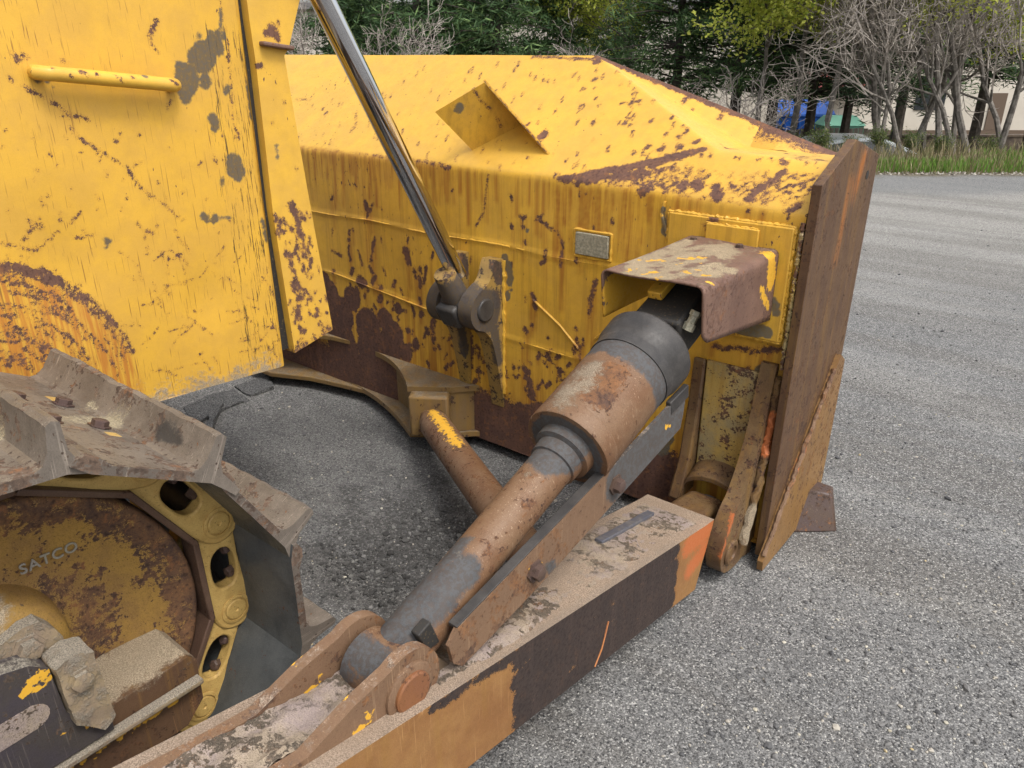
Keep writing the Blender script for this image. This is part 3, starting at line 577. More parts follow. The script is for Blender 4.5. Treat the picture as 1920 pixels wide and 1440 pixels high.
wear(g_, 'rust', [(a_ + (e_ - a_) * k / 12, a_ + (e_ - a_) * (k + .5) / 12, .004) for k in range(12)], soft=.015)

def weld(pts, r0, r1, mat, parent, name='weld_bead'):
    P = [np.array(p, float) for p in pts]; Q = []
    for a, b in zip(P[:-1], P[1:]):
        n_ = max(2, int(np.linalg.norm(b - a) / .007)); Q += [a + (b - a) * k / n_ for k in range(n_)]
    Q = [q + rng.normal(0, .0010, 3) for q in Q]; return finish(name, MB().tube(Q, [random.uniform(r0, r1) for _ in Q], 7), mat, parent)
weld([c_, d_, e_], .004, .007, m_blade, blade)
weld([(-1.166, 2.246, .79), (-1.166, 2.246, 1.137), (-.758, 2.246, 1.135), (-.757, 2.246, .78), (-1.0, 2.246, .779)], .0045, .0085, m_blade, blade)
weld([(-1.03, 2.235, 1.118), (-.86, 2.235, 1.118)], .003, .005, m_blade, blade)
weld([(-.738, 2.240, .70), (-.738, 2.240, 1.16)], .005, .009, m_scuff, blade)
# socket ribs for the push arm
rib = [(2.2795, .70), (2.262, .70), (2.24, .60), (2.20, .44), (2.12, .30), (2.06, .25), (2.01, .17), (2.0, .10), (2.03, .045), (2.10, .02), (2.19, .02), (2.2795, .06)]
m_rib = painted('rib_rust', paint=(.10, .056, .030), rustA=(.045, .028, .021), rustB=(.105, .052, .027), bias=.38, chipN=.5, streak=.3, halo=.3, fadec=(.15, .095, .045), bump=.6, speck=.5)
rr = finish('socket_rib', MB().prism(spline_loop(rib), -.812, -.760), m_rib, blade, bevel=.008, dense=.02)
wear(rr, 'orange', [((-.765, 2.06, .25), (-.765, 2.0, .12), .01)], soft=.03)
rib2 = [(2.2795, .66), (2.262, .66), (2.25, .50), (2.22, .30), (2.16, .16), (2.2795, .16)] or [(y if y > 2.279 else y + .035, z) for y, z in rib]
finish('socket_rib', MB().prism(rib2, -1.045, -1.0), m_rib, blade, bevel=.008)
finish('socket_pin', MB().lathe((-.805, 2.07, .105), (1, 0, 0), [(0, .045), (.05, .045), (.055, .04), (.056, .026), (.05, .024)], 28), m_rib, blade)
arch = MB()
for k in range(13):
    pass
ar = [(-1.0 + .1 + .1 * math.cos(rad(180 - 15 * k)), .20 + .055 * math.sin(rad(15 * k))) for k in range(13)]
vo = []; 
for (x, z) in ar: vo += [(x, 2.19, z), (x, 2.19, z + .018), (x, 2.279, z + .06), (x, 2.279, z)]
fo = []
for k in range(12):
    for q in range(4): fo.append((k * 4 + q, k * 4 + (q + 1) % 4, k * 4 + 4 + (q + 1) % 4, k * 4 + 4 + q))
arch.addm(vo, fo); finish('socket_arch', arch, m_rib, blade, recalc=True, bevel=.004)
finish('ball_joint', MB().lathe((-.90, 2.20, .13), (0, -1, -.05), [(0, .075), (.03, .078), (.06, .07), (.10, .05), (.14, .046), (.20, .045)], 28), m_black, blade)
finish('scuffed_back_plate', MB().box(-.995, -.805, 2.262, 2.2785, .24, .66), m_scuff, blade, bevel=.003, dense=.012)
gv = [(-.748, 2.262 - .25 * (1 - k / 24) ** 2 * .5, .10 + .56 * k / 24) for k in range(25)]
gw = finish('weld_groove', MB().tube([np.array(p) + rng.normal(0, .002, 3) for p in gv], [random.uniform(.013, .019) for _ in gv], 8), m_rib, blade)
wear(gw, 'orange', [((-.748, 2.25, .52), (-.748, 2.24, .42), .03)], soft=.04); wear(gw, 'dust', [((-.748, 2.15, .12), (-.748, 2.17, .22), .03)], soft=.04)

# ---------------- lift cylinder
rl = np.array((-1.985, 2.114, .815)); ru = np.array((-1.985, 1.582, 1.742)); rdv = (ru - rl) / np.linalg.norm(ru - rl)
rod = finish('lift_cylinder_rod', MB().lathe(rl, rdv, [(0, .0365), (1.5, .0365)], 64), m_chrome, dozer)
ec = np.array((-1.985, 2.125, .69))
finish('rod_eye', MB().lathe((-2.042, 2.125, .69), (1, 0, 0), [(0, .054), (.008, .061), (.10, .061), (.108, .054)], 40, jit=.02), m_black, rod)
nk = finish('rod_neck', MB().lathe(ec + rdv * .03, rdv, [(0, .052), (.05, .050), (.085, .047), (.10, .044), (.135, .043), (.14, .040)], 40, jit=.02), m_lug, rod)
wear(nk, 'grime', [(ec, ec + rdv * .08, .08)], soft=.05)
finish('eye_cap', MB().obox(ec + np.array((.0, -.055, -.03)), (1, 0, 0), rdv, np.cross((1, 0, 0), rdv), .05, .05, .02), m_black, rod, bevel=.012)
for sx in (-1, 1): finish('cap_bolt', MB().hexbolt(ec + np.array((sx * .03, -.07, .0)), (0, -1, .1), .011, .012), m_bolt, rod)
finish('lift_cylinder_barrel', MB().lathe(rl + rdv * 1.5, rdv, [(0, .05), (.01, .062), (.9, .062)], 40), m_post, dozer)

# ---------------- tilt cylinder
t0 = np.array((-.915, .735, .505)); t1 = np.array((-.935, 1.99, .965)); td = (t1 - t0) / np.linalg.norm(t1 - t0)
tube = finish('tilt_cylinder', MB().lathe(t0, td, [(.0, .054), (.06, .057), (.13, .057), (.20, .055)] + [(.2 + .025 * k, .0535) for k in range(1, 16)] + [(.59, .0545), (.592, .060), (.625, .062), (.63, .074), (.70, .078)], 56), m_tube, dozer)
wear(tube, 'grime', [(t0 + td * s + np.array((sx, 0, .06)), t0 + td * (s + .05) + np.array((sx, 0, .05)), r) for s, sx, r in ((.05, 0, .05), (.12, -.03, .03), (.17, .03, .035), (.22, -.02, .02), (.10, .05, .03), (.56, .02, .05), (.60, 0, .08), (.62, -.03, .06))], soft=.05)
wear(tube, 'dust', [(t0 + td * s + np.array((.0, -.03, .07)), t0 + td * (s + .05) + np.array((0, -.03, .07)), .012) for s in (.25, .4, .5)], soft=.06)
br = finish('barrel', MB().lathe(t0 + td * .655, td, [(0, .085), (.001, .1125), (.004, .114), (.045, .114), (.047, .1125), (.053, .1125), (.055, .1135)] + [(.055 + .02 * k, .1135) for k in range(1, 13)], 72), m_tube, tube, ang=30)
wear(br, 'grime', [(t0 + td * .655, t0 + td * .660, .107)] , soft=.006, area=lambda c: np.clip(((c - t0) @ td - .865) / .05, 0, 1) * .9)
wear(br, 'dust', [(t0 + td * (.70 + .03 * k) + np.array((-.02 + .01 * (k % 3), -.04, .11)), t0 + td * (.73 + .03 * k) + np.array((-.02, -.04, .11)), .03) for k in range(4)], soft=.10)
wear(br, 'rust', [(t0 + td * .77 + np.array((.04, -.05, .10)), t0 + td * .83 + np.array((.04, -.05, .10)), .035)], soft=.05)
finish('cylinder_head', MB().lathe(t0 + td * .945, td, [(0, .1135), (.0, .1165), (.03, .117), (.036, .1165), (.050, .1215), (.06, .1245), (.11, .126), (.12, .120), (.125, .10), (.13, .06)], 72), m_black, tube, ang=30)
for k in range(10):
    th = 2 * math.pi * k / 10; a = np.cross(td, (0, 0, 1.)); a /= np.linalg.norm(a); b = np.cross(td, a)
    finish('head_bolt', MB().lathe(t0 + td * 1.070 + (a * math.cos(th) + b * math.sin(th)) * .085, td, [(0, .013), (.018, .013), (.02, .010)], 6), m_bolt, tube)
finish('tilt_rod', MB().lathe(t0 + td * 1.04, td, [(0, .045), (.32, .045)], 32), m_chrome, tube)
finish('tilt_rod_eye', MB().cyl((-1.0, 2.08, .995), (-.87, 2.08, .995), .07, 32), m_black, tube)
for x0 in (-1.04, -.86):
    finish('clevis_plate', MB().prism([(2.236, .88), (2.236, 1.045), (2.10, 1.05), (2.03, 1.02), (2.01, .97), (2.05, .92)], x0, x0 + .03), m_blade, blade, bevel=.006)
ft = finish('rod_bar', MB().obox(t0 + td * 1.17 + np.array((-.03, .05, .12)), (1, 0, 0), td, np.cross((1, 0, 0), td), .022, .09, .012), m_blade, tube, bevel=.004)
# small hose fitting and steel line
fp = t0 + td * 1.10 + np.array((.09, 0, .05))
finish('hose_fitting', MB().lathe(fp, (.15, .25, .6), [(0, .016), (.02, .016), (.022, .012), (.04, .012), (.042, .015), (.055, .015)], 6), m_badge, tube)
finish('rod_clevis', MB().obox(t0 + td * 1.18 + np.array((.01, 0, .02)), (1, 0, 0), td, np.cross((1, 0, 0), td), .07, .09, .06), m_gap, tube, bevel=.01)
# trunnion eye with dark notch
finish('trunnion_eye', MB().lathe((-.972, .735, .505), (1, 0, 0), [(0, .058), (.006, .065), (.095, .065), (.10, .058)], 48), m_tube, tube)
fill = MB().lathe(t0 - td * .02, td, [(0, .044), (.05, .050), (.10, .057)], 32); finish('eye_neck', fill, m_tube, tube)
te_ = [o for o in tube.children if o.name.startswith('trunnion_eye')][0]; wear(te_, 'grime', [((-.97, .70, .56), (-.88, .70, .56), .03), ((-.97, .68, .52), (-.93, .68, .52), .02), ((-.9, .78, .55), (-.88, .78, .55), .02)], soft=.06)
# guard strip along the cylinder with its bolts
s0 = np.array((-.838, .835, .514)); s1 = np.array((-.838, 1.76, .708)); sdn = (s1 - s0) / np.linalg.norm(s1 - s0); sup = np.cross((1, 0, 0), sdn); L_ = np.linalg.norm(s1 - s0)
def SP(x, s, h): return np.array((x, 0, 0)) + np.array((0, 1, 1)) * (s0 + sdn * s + sup * h)
gs = MB(); outl = [(0, -.02), (.02, -.05), (.12, -.055), (.30, -.06), (.7, -.055), (.93, -.05), (L_, -.02), (L_ + .02, .04), (.9, .055), (.6, .052), (.3, .052), (.03, .052), (0, .03)]
n = len(outl); gs.addm([SP(-.838, s, h) for s, h in outl] + [SP(-.828, s, h) for s, h in outl], [tuple(range(n))[::-1], tuple(range(n, 2 * n))] + [(i, (i + 1) % n, n + (i + 1) % n, n + i) for i in range(n)])
strip = finish('guard_strip', gs, m_ear, tube, bevel=.002, recalc=True, dense=.02)
wear(strip, 'grime', [(SP(-.828, .62, 0), SP(-.828, .98, .0), .06), (SP(-.828, .30, -.03), SP(-.828, .34, -.05), .01)], soft=.05); wear(strip, 'yellow', [(SP(-.828, .27, 0), SP(-.828, .28, -.01), .02), (SP(-.828, .86, .0), SP(-.828, .865, .0), .012)], soft=.02)
lip = MB(); lip.addm([SP(-.852, s, h) for s, h in ((.03, .045), (.6, .045), (.6, .057), (.03, .057))] + [SP(-.8285, s, h) for s, h in ((.03, .0535), (.6, .0535), (.6, .057), (.03, .057))], [(0, 1, 2, 3), (7, 6, 5, 4), (0, 4, 5, 1), (1, 5, 6, 2), (2, 6, 7, 3), (3, 7, 4, 0)])
finish('strip_lip', lip, m_black, tube, recalc=True, bevel=.001)
for s in (.27, .60):
    finish('strip_bolt', MB().lathe(SP(-.829, s, -.005), (1, 0, 0), [(0, .027), (.006, .027), (.0065, .019), (.022, .018), (.024, .014)], 6, jit=.03), m_bolt, tube)
finish('strip_tab', MB().obox(SP(-.835, .93, .045), (1, 0, 0), sdn, sup, .008, .05, .02), m_black, tube, bevel=.003)

# ---------------- push arm
ax0 = np.array((0, -.6, .50 + 1.23 * .187)); ady = np.array((0, 2.607, -.4874)); 
def AZt(y): return .50 - (y - .63) * .1866
xo, xi = -.80, -1.04
ap = [(-.8, AZt(-.8)), (1.95, AZt(1.95)), (2.005, AZt(1.99)), (1.955, AZt(1.99) - .12), (1.915, .028), (1.8, .05), (.88, .222), (-.8, .222 + 1.68 * .187)]
am = MB().prism(ap, xi, xo); arm = finish('push_arm', am, m_arm, dozer, bevel=.006, dense=.014, crop=(np.array((-2, .3, 0)), np.array((0, 2.1, 1))))
ao = lambda u, v: on(u, v, 'x', xo)
DK = []                                        # bare dark steel on the outer face between two bright patches
for y in np.arange(1.02, 1.72, .03):
    for h in (.03, .09, .15, .21): DK.append(((xo, y, AZt(y) - h), (xo, y + .03, AZt(y) - h), .035))
for k in range(5): DK.append(((xo, 1.70 + .01 * k, AZt(1.7) - .02 - .05 * k), (xo, 1.72 - .0 * k, AZt(1.7) - .02 - .05 * k), .02))
for y in np.arange(.75, 1.05, .03): DK.append(((xo, y, AZt(y) - .012 - max(0, (y - .9)) * .15), (xo, y + .03, AZt(y) - .014), .014))
wear(arm, 'rust', DK, soft=.03)
sc_ = line3([ao(1140, 1165), ao(1128, 1215), ao(1115, 1250)], .006)
wear(arm, 'orange', [((xo, 1.96, AZt(1.93) - .03), (xo, 1.83, AZt(1.85) - .03), .035), ((xo, 1.95, .16), (xo, 1.86, .14), .03)], soft=.10)
for p in sc_: pass
wear(arm, 'dust', [((-.92, y, AZt(y)), (-.92, y + .05, AZt(y)), .03) for y in (1.2, 1.4, 1.5)], soft=.05)
finish('arm_knuckle', MB().hexa([(-1.0, 1.90, .08), (-.835, 1.90, .08), (-.84, 2.24, .09), (-.99, 2.24, .09), (-.985, 1.90, .242), (-.84, 1.90, .242), (-.85, 2.20, .205), (-.975, 2.20, .205)]), m_rib, arm, bevel=.02)
finish('wear_bar', MB().obox((-.955, 1.72, AZt(1.72) + .006), (1, 0, 0), (0, .983, -.1835), (0, .1835, .983), .013, .155, .006), m_bar, arm, bevel=.002)
finish('scrape_mark', MB().tube([p[0] + np.array((.0005, 0, 0)) for p in sc_] + [sc_[-1][1]], .003, 5), painted('scraped_rust', paint=(.42, .17, .06), bias=-.1, halo=0), arm)
earo = []
def ear_outline(cy, cz, r, tail):
    pts = [(cy + r * math.cos(rad(a)), cz + r * math.sin(rad(a))) for a in range(120, -41, -10)]
    return pts + tail
eo = ear_outline(.728, .508, .082, [(.88, AZt(.88) - .02), (.9, .40), (-.6, .45), (-.6, AZt(-.6) + .008), (.1, AZt(.1) + .008), (.38, AZt(.38) + .008), (.50, .537), (.60, .566)])
for x0, x1 in ((-.865, -.838), (-1.005, -.980)):
    e1 = finish('trunnion_ear', MB().prism(eo, x0, x1), m_ear, arm, bevel=.006, dense=.02, crop=(np.array((-2, .2, 0)), np.array((0, 1, 1))))
    wear(e1, 'yellow', [((x0, .5, .56), (x0, .62, .58), .01), ((x1, .66, .42), (x1, .66, .40), .008), ((x1, .64, .52), (x1, .6, .50), .01)], soft=.02)
finish('trunnion_boss', MB().lathe((-.840, .728, .508), (1, 0, 0), [(0, .058), (.008, .058), (.011, .053)], 40), m_ear, arm)
pin = finish('trunnion_pin', MB().lathe((-.834, .728, .508), (1, 0, 0), [(0, .042), (.010, .042), (.013, .038), (.013, .03)], 40), painted('pin_orange_rust', paint=(.20, .085, .036), rustA=(.11, .05, .03), rustB=(.24, .105, .04), bias=.40, chipN=.5, halo=.2), arm)
notch = MB().prism([(.778, .588), (.812, .600), (.835, .535), (.80, .535)], -.880, -.858); finish('notch_shade', notch, m_gap, tube, bevel=.003)  # black wedge set in as the shade of the recess between eye and tube
finish('stop_plate', MB().prism([(.786, .553), (.863, .457), (.90, .42), (.90, .37), (.79, .38), (.74, .5)], -.93, -.858), painted('stop_plate_brown', paint=(.12, .085, .05), bias=.1, chipN=.4), arm, bevel=.004)
finish('weld_lump', MB().obox((-.825, .655, .43), (1, 0, 0), (0, .3, 1), (0, 1, -.3), .012, .05, .009), m_ear, arm, bevel=.006)
# packed sand on top of the arm
sx = np.linspace(-.979, -.866, 14); sy = np.linspace(-.5, .80, 140)
def sand(x, y):
    h = .5 + .5 * math.sin(y * 31 + x * 40) * math.sin(y * 13 - x * 77); return (x, y, AZt(y) + .004 + .012 * h - (.03 if y > .74 else 0) + random.uniform(-.003, .003))
finish('packed_sand', MB().grid(sx, sy, sand, flip=True), m_dirt, arm)
sx = np.linspace(xi + .01, xo - .012, 24); sy = np.linspace(.80, 1.93, 130)
def sand2(x, y):
    e = min(1, (x - xi - .01) / .03, (xo - .012 - x) / .03) ; a = .5 + .5 * math.sin(y * 9.7 + 1) * math.cos(y * 4.1 + x * 9); b = .5 + .5 * math.sin(y * 57 + x * 90) * math.sin(x * 150 - y * 31)
    return (x, y, AZt(y) - .004 + e * (.010 * a + .005 * b) * (1 if y < 1.1 else .75) + random.uniform(-.0012, .0012))
finish('packed_sand', MB().grid(sx, sy, sand2, flip=True), m_dirt, arm)

# ---------------- diagonal strut from the arm to the blade bracket
q0 = cblk[:2] + ddn[:2] * .06; q0 = np.array((q0[0], q0[1], .185 + .0)); q1 = np.array((-1.06, 1.45, .235)); qd = q1 - q0; qd /= np.linalg.norm(qd)
st_ = finish('diagonal_strut', MB().lathe(q0 - qd * .02, qd, [(0, .035), (.05, .037), (.07, .055), (.11, .062)] + [(.11 + .03 * k, .0625) for k in range(1, 40)], 40), m_tube, dozer)
wear(st_, 'yellow', [(q0 + qd * s + np.array((-.01 * 1, -.0, .06)), q0 + qd * (s + .03) + np.array((0, 0, .06)), .02) for s in np.arange(.08, .42, .04)], soft=.08)

# ---------------- the far side of the machine, mirrored about its middle
XM = -2.54
finish('far_push_arm', MB().prism(ap, 2 * XM - xi, 2 * XM - xo), m_arm, dozer, bevel=.006)
finish('far_end_plate', MB().prism([(2.215, .03), (2.235, 1.262), (2.488, 1.366), (2.755, 1.300), (2.748, .62), (2.70, .16), (2.60, .04)], -4.385, -4.352), m_brownplate, dozer, bevel=.004)
finish('belly_pan', MB().hexa([(-2.95, -1.2, .36), (-2.13, -1.2, .36), (-2.13, .60, .36), (-2.95, .60, .36), (-3.05, -1.2, .70), (-2.03, -1.2, .70), (-2.06, .80, .70), (-3.05, .80, .70)]), m_black, dozer, bevel=.01)
ft_ = [(-1.6, .02), (.22, .02), (.45, .10), (.66, .28), (.74, .52), (.66, .78), (.45, .96), (.2, 1.02), (-1.6, 1.02)]
finish('far_track', MB().prism(ft_, -3.88, -3.18), m_shoe, dozer, bevel=.02)
# ---------------- engine side panel and the post in front of it
XH = -2.02; hood = lambda u, v: on(u, v, 'x', XH)
ys = np.concatenate([np.linspace(-1.2, .25, 10)[:-1], np.arange(.25, 1.3301, .0062)]); zs = np.concatenate([np.linspace(.70, 1.78, 172), np.linspace(1.78, 2.3, 6)[1:]])
def zbot(y): return .695 - .023 * (y - .9) / .43 if y > .4 else .72
def hood_fn(y, t_):
    zb = zbot(y); z = zb + (t_ - .70) * (2.3 - zb) / 1.6; b = .009 * math.sin(y * 4.3 + 1) * math.sin(z * 3.7) - .012 * math.exp(-((y - .75) / .10) ** 2 - ((z - 1.12) / .14) ** 2) - .008 * math.exp(-((y - 1.1) / .07) ** 2 - ((z - .95) / .09) ** 2) + .0015 * math.sin(y * 15 + z * 7)
    ed = max(0, (y - 1.31) / .02); return (XH + b - .008 * ed * ed, y, z)
mb = MB(); mb.grid(ys, zs, hood_fn)
yE = 1.3301
mb.addm([(XH - .008, yE, .672), (XH - .05, yE, .672), (XH - .05, yE, 2.3), (XH - .008, yE, 2.3)], [(0, 1, 2, 3)])
mb.addm([(XH, -1.2, .72), (XH, .25, .72), (XH, .9, .695), (XH - .008, yE, .672), (XH - .05, yE, .672), (XH - .05, .9, .695), (XH - .05, -1.2, .72)], [(0, 6, 5, 2, 1), (2, 5, 4, 3)])
pan = finish('engine_side_panel', mb, m_hood, dozer, merge=.0008, ang=50)
R = []
c = lambda *a: px(hood, *a)
R += c([(283, 58)], 8) + c([(278, 66), (290, 48), (294, 40)], 4) + c([(281, 74), (286, 88), (296, 101)], 2.6)
R += c([(24, 100), (33, 112)], 4) + c([(46, 105)], 6) + c([(36, 115), (45, 108)], 3)
R += c([(15, 145), (24, 152)], 2.5) + c([(40, 160), (60, 172), (82, 183)], 3) + c([(94, 191), (112, 202), (125, 212)], 2.6) + c([(113, 217), (150, 218)], 3) + c([(148, 217), (165, 226)], 2)
R += c([(130, 238), (145, 257), (175, 276), (210, 299), (235, 314), (247, 333), (262, 352), (280, 366), (300, 378), (314, 390)], 2.3) + c([(315, 392), (331, 407)], 1.6) + c([(327, 432), (334, 448), (345, 460), (357, 475)], 1.8)
R += c([(318, 186), (310, 206)], 2.5) + c([(252, 308), (262, 306)], 3) + c([(196, 320), (200, 330)], 2.4) + c([(72, 410)], 2) + c([(117, 114)], 3)
R += c([(52, 416), (60, 412)], 5) + c([(66, 420), (80, 428)], 5) + c([(52, 437), (64, 424)], 3) + c([(40, 452), (52, 446)], 2.5) + c([(134, 416), (147, 400)], 2.6) + c([(0, 456), (30, 462), (60, 470)], 2.6) + c([(62, 474), (110, 435)], 2.4) + c([(255, 418), (262, 426)], 3) + c([(274, 432), (283, 437)], 3) + c([(140, 446), (172, 442)], 2.2) + c([(212, 264), (220, 266)], 2)
for _ in range(75):
    u = rng.uniform(0, 450); v = rng.uniform(230, 640); L = rng.exponential(3); R += c([(u, v), (u + rng.uniform(-1, 1) * L, v + L)], rng.uniform(.8, 1.9))
# big rub ring left by the track
cx_, cy_, r_ = -15, 775, 284
def hood_flat(c_):
    c_[:, 0] = np.where(c_[:, 0] > XH - .045, XH, c_[:, 0]); return c_
def arcpx(r, a0, a1, n=14): return [(cx_ + r * math.cos(rad(a)) * 1.04, cy_ - r * math.sin(rad(a))) for a in np.linspace(a0, a1, n)]
R += c(arcpx(r_ - 8, 24, 62), 7) + c(arcpx(r_ - 9, 62, 92), 12)
for _ in range(150):
    r1 = rng.uniform(90, r_ - 12); a0 = rng.uniform(15, 80); R += c(arcpx(r1, a0, a0 + rng.uniform(4, 22), 6), rng.uniform(.9, 2.6))
Gm = []
for u, v, r in [(375, 112, 30), (400, 86, 20), (352, 150, 27), (342, 180, 13), (385, 155, 15), (418, 68, 7), (340, 125, 14), (403, 228, 12), (403, 240, 9), (441, 303, 18), (442, 322, 19), (417, 341, 6), (425, 168, 8), (385, 408, 11), (400, 412, 8), (200, 452, 6), (197, 464, 4), (88, 150, 6), (72, 148, 8)]:
    Gm += c([(u, v)], r)
Gm += c([(412, 409), (430, 408)], 2) + c([(466, 150), (478, 220)], 7) + c([(492, 410), (505, 450)], 7) + c([(395, 100), (410, 60)], 8) + c([(415, 55), (414, 20)], 3)
for a in line3([hood(70, 140), hood(84, 152)], .01): pass
wear(pan, 'rust', flat=hood_flat, marks=R, soft=.020)
wear(pan, 'grime', flat=hood_flat, marks=Gm, soft=.026)
cen_ = hood(cx_ + 6, cy_); r3 = abs(hood(cx_ + r_, cy_)[1] - hood(cx_, cy_)[1])
def ringarea(co):
    uv = (co - CAM); z = uv @ fwv; uu = 960 + F * (uv @ RV) / z; vv = 720 - F * (uv @ upv) / z
    d = np.hypot((uu - cx_) / 1.04, vv - cy_); return (d < r_ - 4) * .8 * np.clip((r_ - d) / 60, 0, 1) + 0
# rub haze measured round the ring's own centre on the panel
Pc = hood(cx_, cy_); e1_ = hood(cx_ + r_ * 1.04, cy_) - Pc; e2_ = hood(cx_, cy_ - r_) - Pc; A2 = np.linalg.inv(np.array([[e1_[1], e2_[1]], [e1_[2], e2_[2]]]))
def ring(co):
    q = (co[:, 1:] - Pc[1:]) @ A2.T; d = np.hypot(q[:, 0], q[:, 1]); return np.clip((.985 - d) / .05, 0, 1) * .85
wear(pan, 'stain', [], area=ring)
wear(pan, 'crack', [], area=lambda co: np.clip((co[:, 1] - 1.10) / .12, 0, 1) * np.clip((1.75 - co[:, 2]) / .1, .5, 1))
lo = [(u, v) for u, v in ((414, 2), (420, 40), (428, 80), (433, 130), (436, 200), (438, 230), (447, 250), (448, 262))]
wear(pan, 'rust', flat=hood_flat, marks=c(lo, 1.5) + c([(430, 105), (428, 118)], 3), soft=.02)
# scraped bottom edge
wear(pan, 'dust', flat=hood_flat, marks=[((XH, y, zbot(y)), (XH, y + .04, zbot(y + .04)), .03) for y in np.arange(.88, 1.28, .04)], soft=.13)
# scratches across the lower part of the panel
Sx = []
for _ in range(70):
    u = rng.uniform(200, 530); v = rng.uniform(460, 700); a = rng.uniform(-1.2, 1.2); L = rng.uniform(8, 45); Sx += c([(u, v), (u + L * math.cos(a) * .5, v + L * math.sin(a) * .4), (u + L * math.cos(a), v + L * math.sin(a))], rng.uniform(.5, 1.1))
wear(pan, 'rust', flat=hood_flat, marks=Sx, soft=.016)
# grab handle
h0 = on(76, 136, 'x', XH + .045); h1 = on(333, 160, 'x', XH + .045)
hp = [np.array((XH, h0[1] + .005, h0[2])), np.array((XH + .03, h0[1], h0[2])), h0 + np.array((0, .018, -.003))] + [h0 + (h1 - h0) * k / 120 for k in range(8, 113)] + [h1 + np.array((0, -.018, .0)), np.array((XH + .03, h1[1], h1[2])), np.array((XH, h1[1] + .003, h1[2]))]
hd = finish('grab_handle', MB().tube(hp, .0165, 26), m_post, pan)
hr = lambda u, v: on(u, v, 'x', XH + .058)
wear(hd, 'rust', px(hr, [(150, 130), (160, 142)], 7) + px(hr, [(215, 140), (225, 152)], 5) + px(hr, [(72, 128), (78, 138)], 3) + px(hr, [(100, 128)], 3) + px(hr, [(182, 140)], 3) + px(hr, [(248, 145)], 4) + px(hr, [(320, 150), (335, 160)], 2) + px(hr, [(133, 143)], 3), soft=.014)
wear(hd, 'grime', px(hr, [(275, 138)], 8), soft=.015)
# the rest of the hood
finish('engine_hood', MB().box(XH - 1.05, XH - .03, -1.2, 1.33, .70, 2.28), m_post, dozer, bevel=.02)
finish('gap_fill', MB().box(XH - .12, XH - .015, 1.3305, 1.46, .72, 2.3), m_gap, dozer)  # black box standing in for the shade inside the open panel gap

pc = lambda u, v: on(u, v, 'x', -2.005)
pl_ = [pc(558, -60), pc(562, 0), pc(541, 92), pc(533, 104), pc(560, 262), pc(590, 430), pc(624, 618), pc(553, 662), pc(512, 400), pc(480, 120), pc(468, 40), pc(455, -60)]
post = finish('nose_post', MB().prism([(p[1], p[2]) for p in pl_], -2.09, -2.005), m_post, dozer, bevel=.008, dense=.008)
PR = px(pc, [(500, 62), (518, 64)], 13) + px(pc, [(510, 50)], 8) + px(pc, [(483, 124), (490, 122)], 4) + px(pc, [(548, 380), (556, 410), (566, 445)], 8) + px(pc, [(560, 460), (548, 480), (535, 478)], 6) + px(pc, [(575, 455), (578, 480)], 5) + px(pc, [(560, 530), (566, 560)], 5) + px(pc, [(540, 470), (548, 500), (556, 540), (562, 600)], 6) + px(pc, [(510, 230)], 2.5) + px(pc, [(533, 192)], 2.5) + px(pc, [(555, 316)], 3)
for _ in range(90):
    v = rng.uniform(380, 650); u = rng.uniform(512 + (v - 400) * .18, 590 + (v - 430) * .17); PR += px(pc, [(u, v), (u + rng.uniform(-4, 4), v + rng.uniform(0, 14))], rng.uniform(1, 3.6))
wear(post, 'rust', PR, soft=.018)
wear(post, 'rust', [], area=lambda co: np.clip(.5 + (.735 + .025 * np.sin(co[:, 1] * 60) - co[:, 2] + (co[:, 1] - 1.44) * .2) / .05, 0, .56))
wear(post, 'grime', px(pc, [(518, 270), (521, 295)], 5), soft=.02)
lipc = pc(515, 86)
finish('post_lip', MB().obox(np.array((-1.995, lipc[1], lipc[2])), (1, 0, 0), (0, 1, -.12), (0, .12, 1), .014, .05, .006), m_cover, post, bevel=.004)
finish('radiator_guard', MB().box(-3.0, -2.1, 1.37, 1.50, .73, 2.3), m_post, dozer, bevel=.01)

# ---------------- track chain round the front idler
YC, ZCn, RP = .275, .525, .448; STEP = 30.8; A0 = 16.7
def pinpos(k):                                # k = 0 is the pin level with the idler's upper front
    a = A0 - STEP * k
    if a > 90: return np.array((YC - (-k - (90 - A0) / STEP) * .2385, ZCn + RP))
    if a < -90: return np.array((YC - (k - (90 + A0) / STEP) * .2385, ZCn - RP))
    return np.array((YC + RP * math.cos(rad(a)), ZCn + RP * math.sin(rad(a))))
XO = -1.40                                    # outer face of the links
def frame_of(k):                              # link from pin k-1 to pin k
    a, b = pinpos(k - 1), pinpos(k); t_ = (b - a) / np.linalg.norm(b - a); n_ = np.array((-t_[1], t_[0]));  # tangent, normal
    m_ = (a + b) / 2
    if k <= 5 and (m_ - np.array((YC, ZCn))) @ n_ < 0: n_ = -n_
    return m_, t_, n_
shoe_prof = [(-.125, .046), (-.120, .058), (-.105, .066), (-.085, .064), (-.06, .052), (.085, .049), (.098, .056), (.108, .075), (.113, .118), (.122, .124), (.134, .120), (.138, .07), (.148, .050), (.175, .034), (.196, .020), (.190, .008), (.165, .018), (.13, .030), (.0, .034), (-.09, .036)]
X0S, X1S = -1.90, -1.20
def place(k):
    m_, t_, n_ = frame_of(k); return lambda x, s, h: (x, m_[0] + t_[0] * s + n_[0] * h, m_[1] + t_[1] * s + n_[1] * h)
def local_track_mesh(kind): pass
seg_root = {}
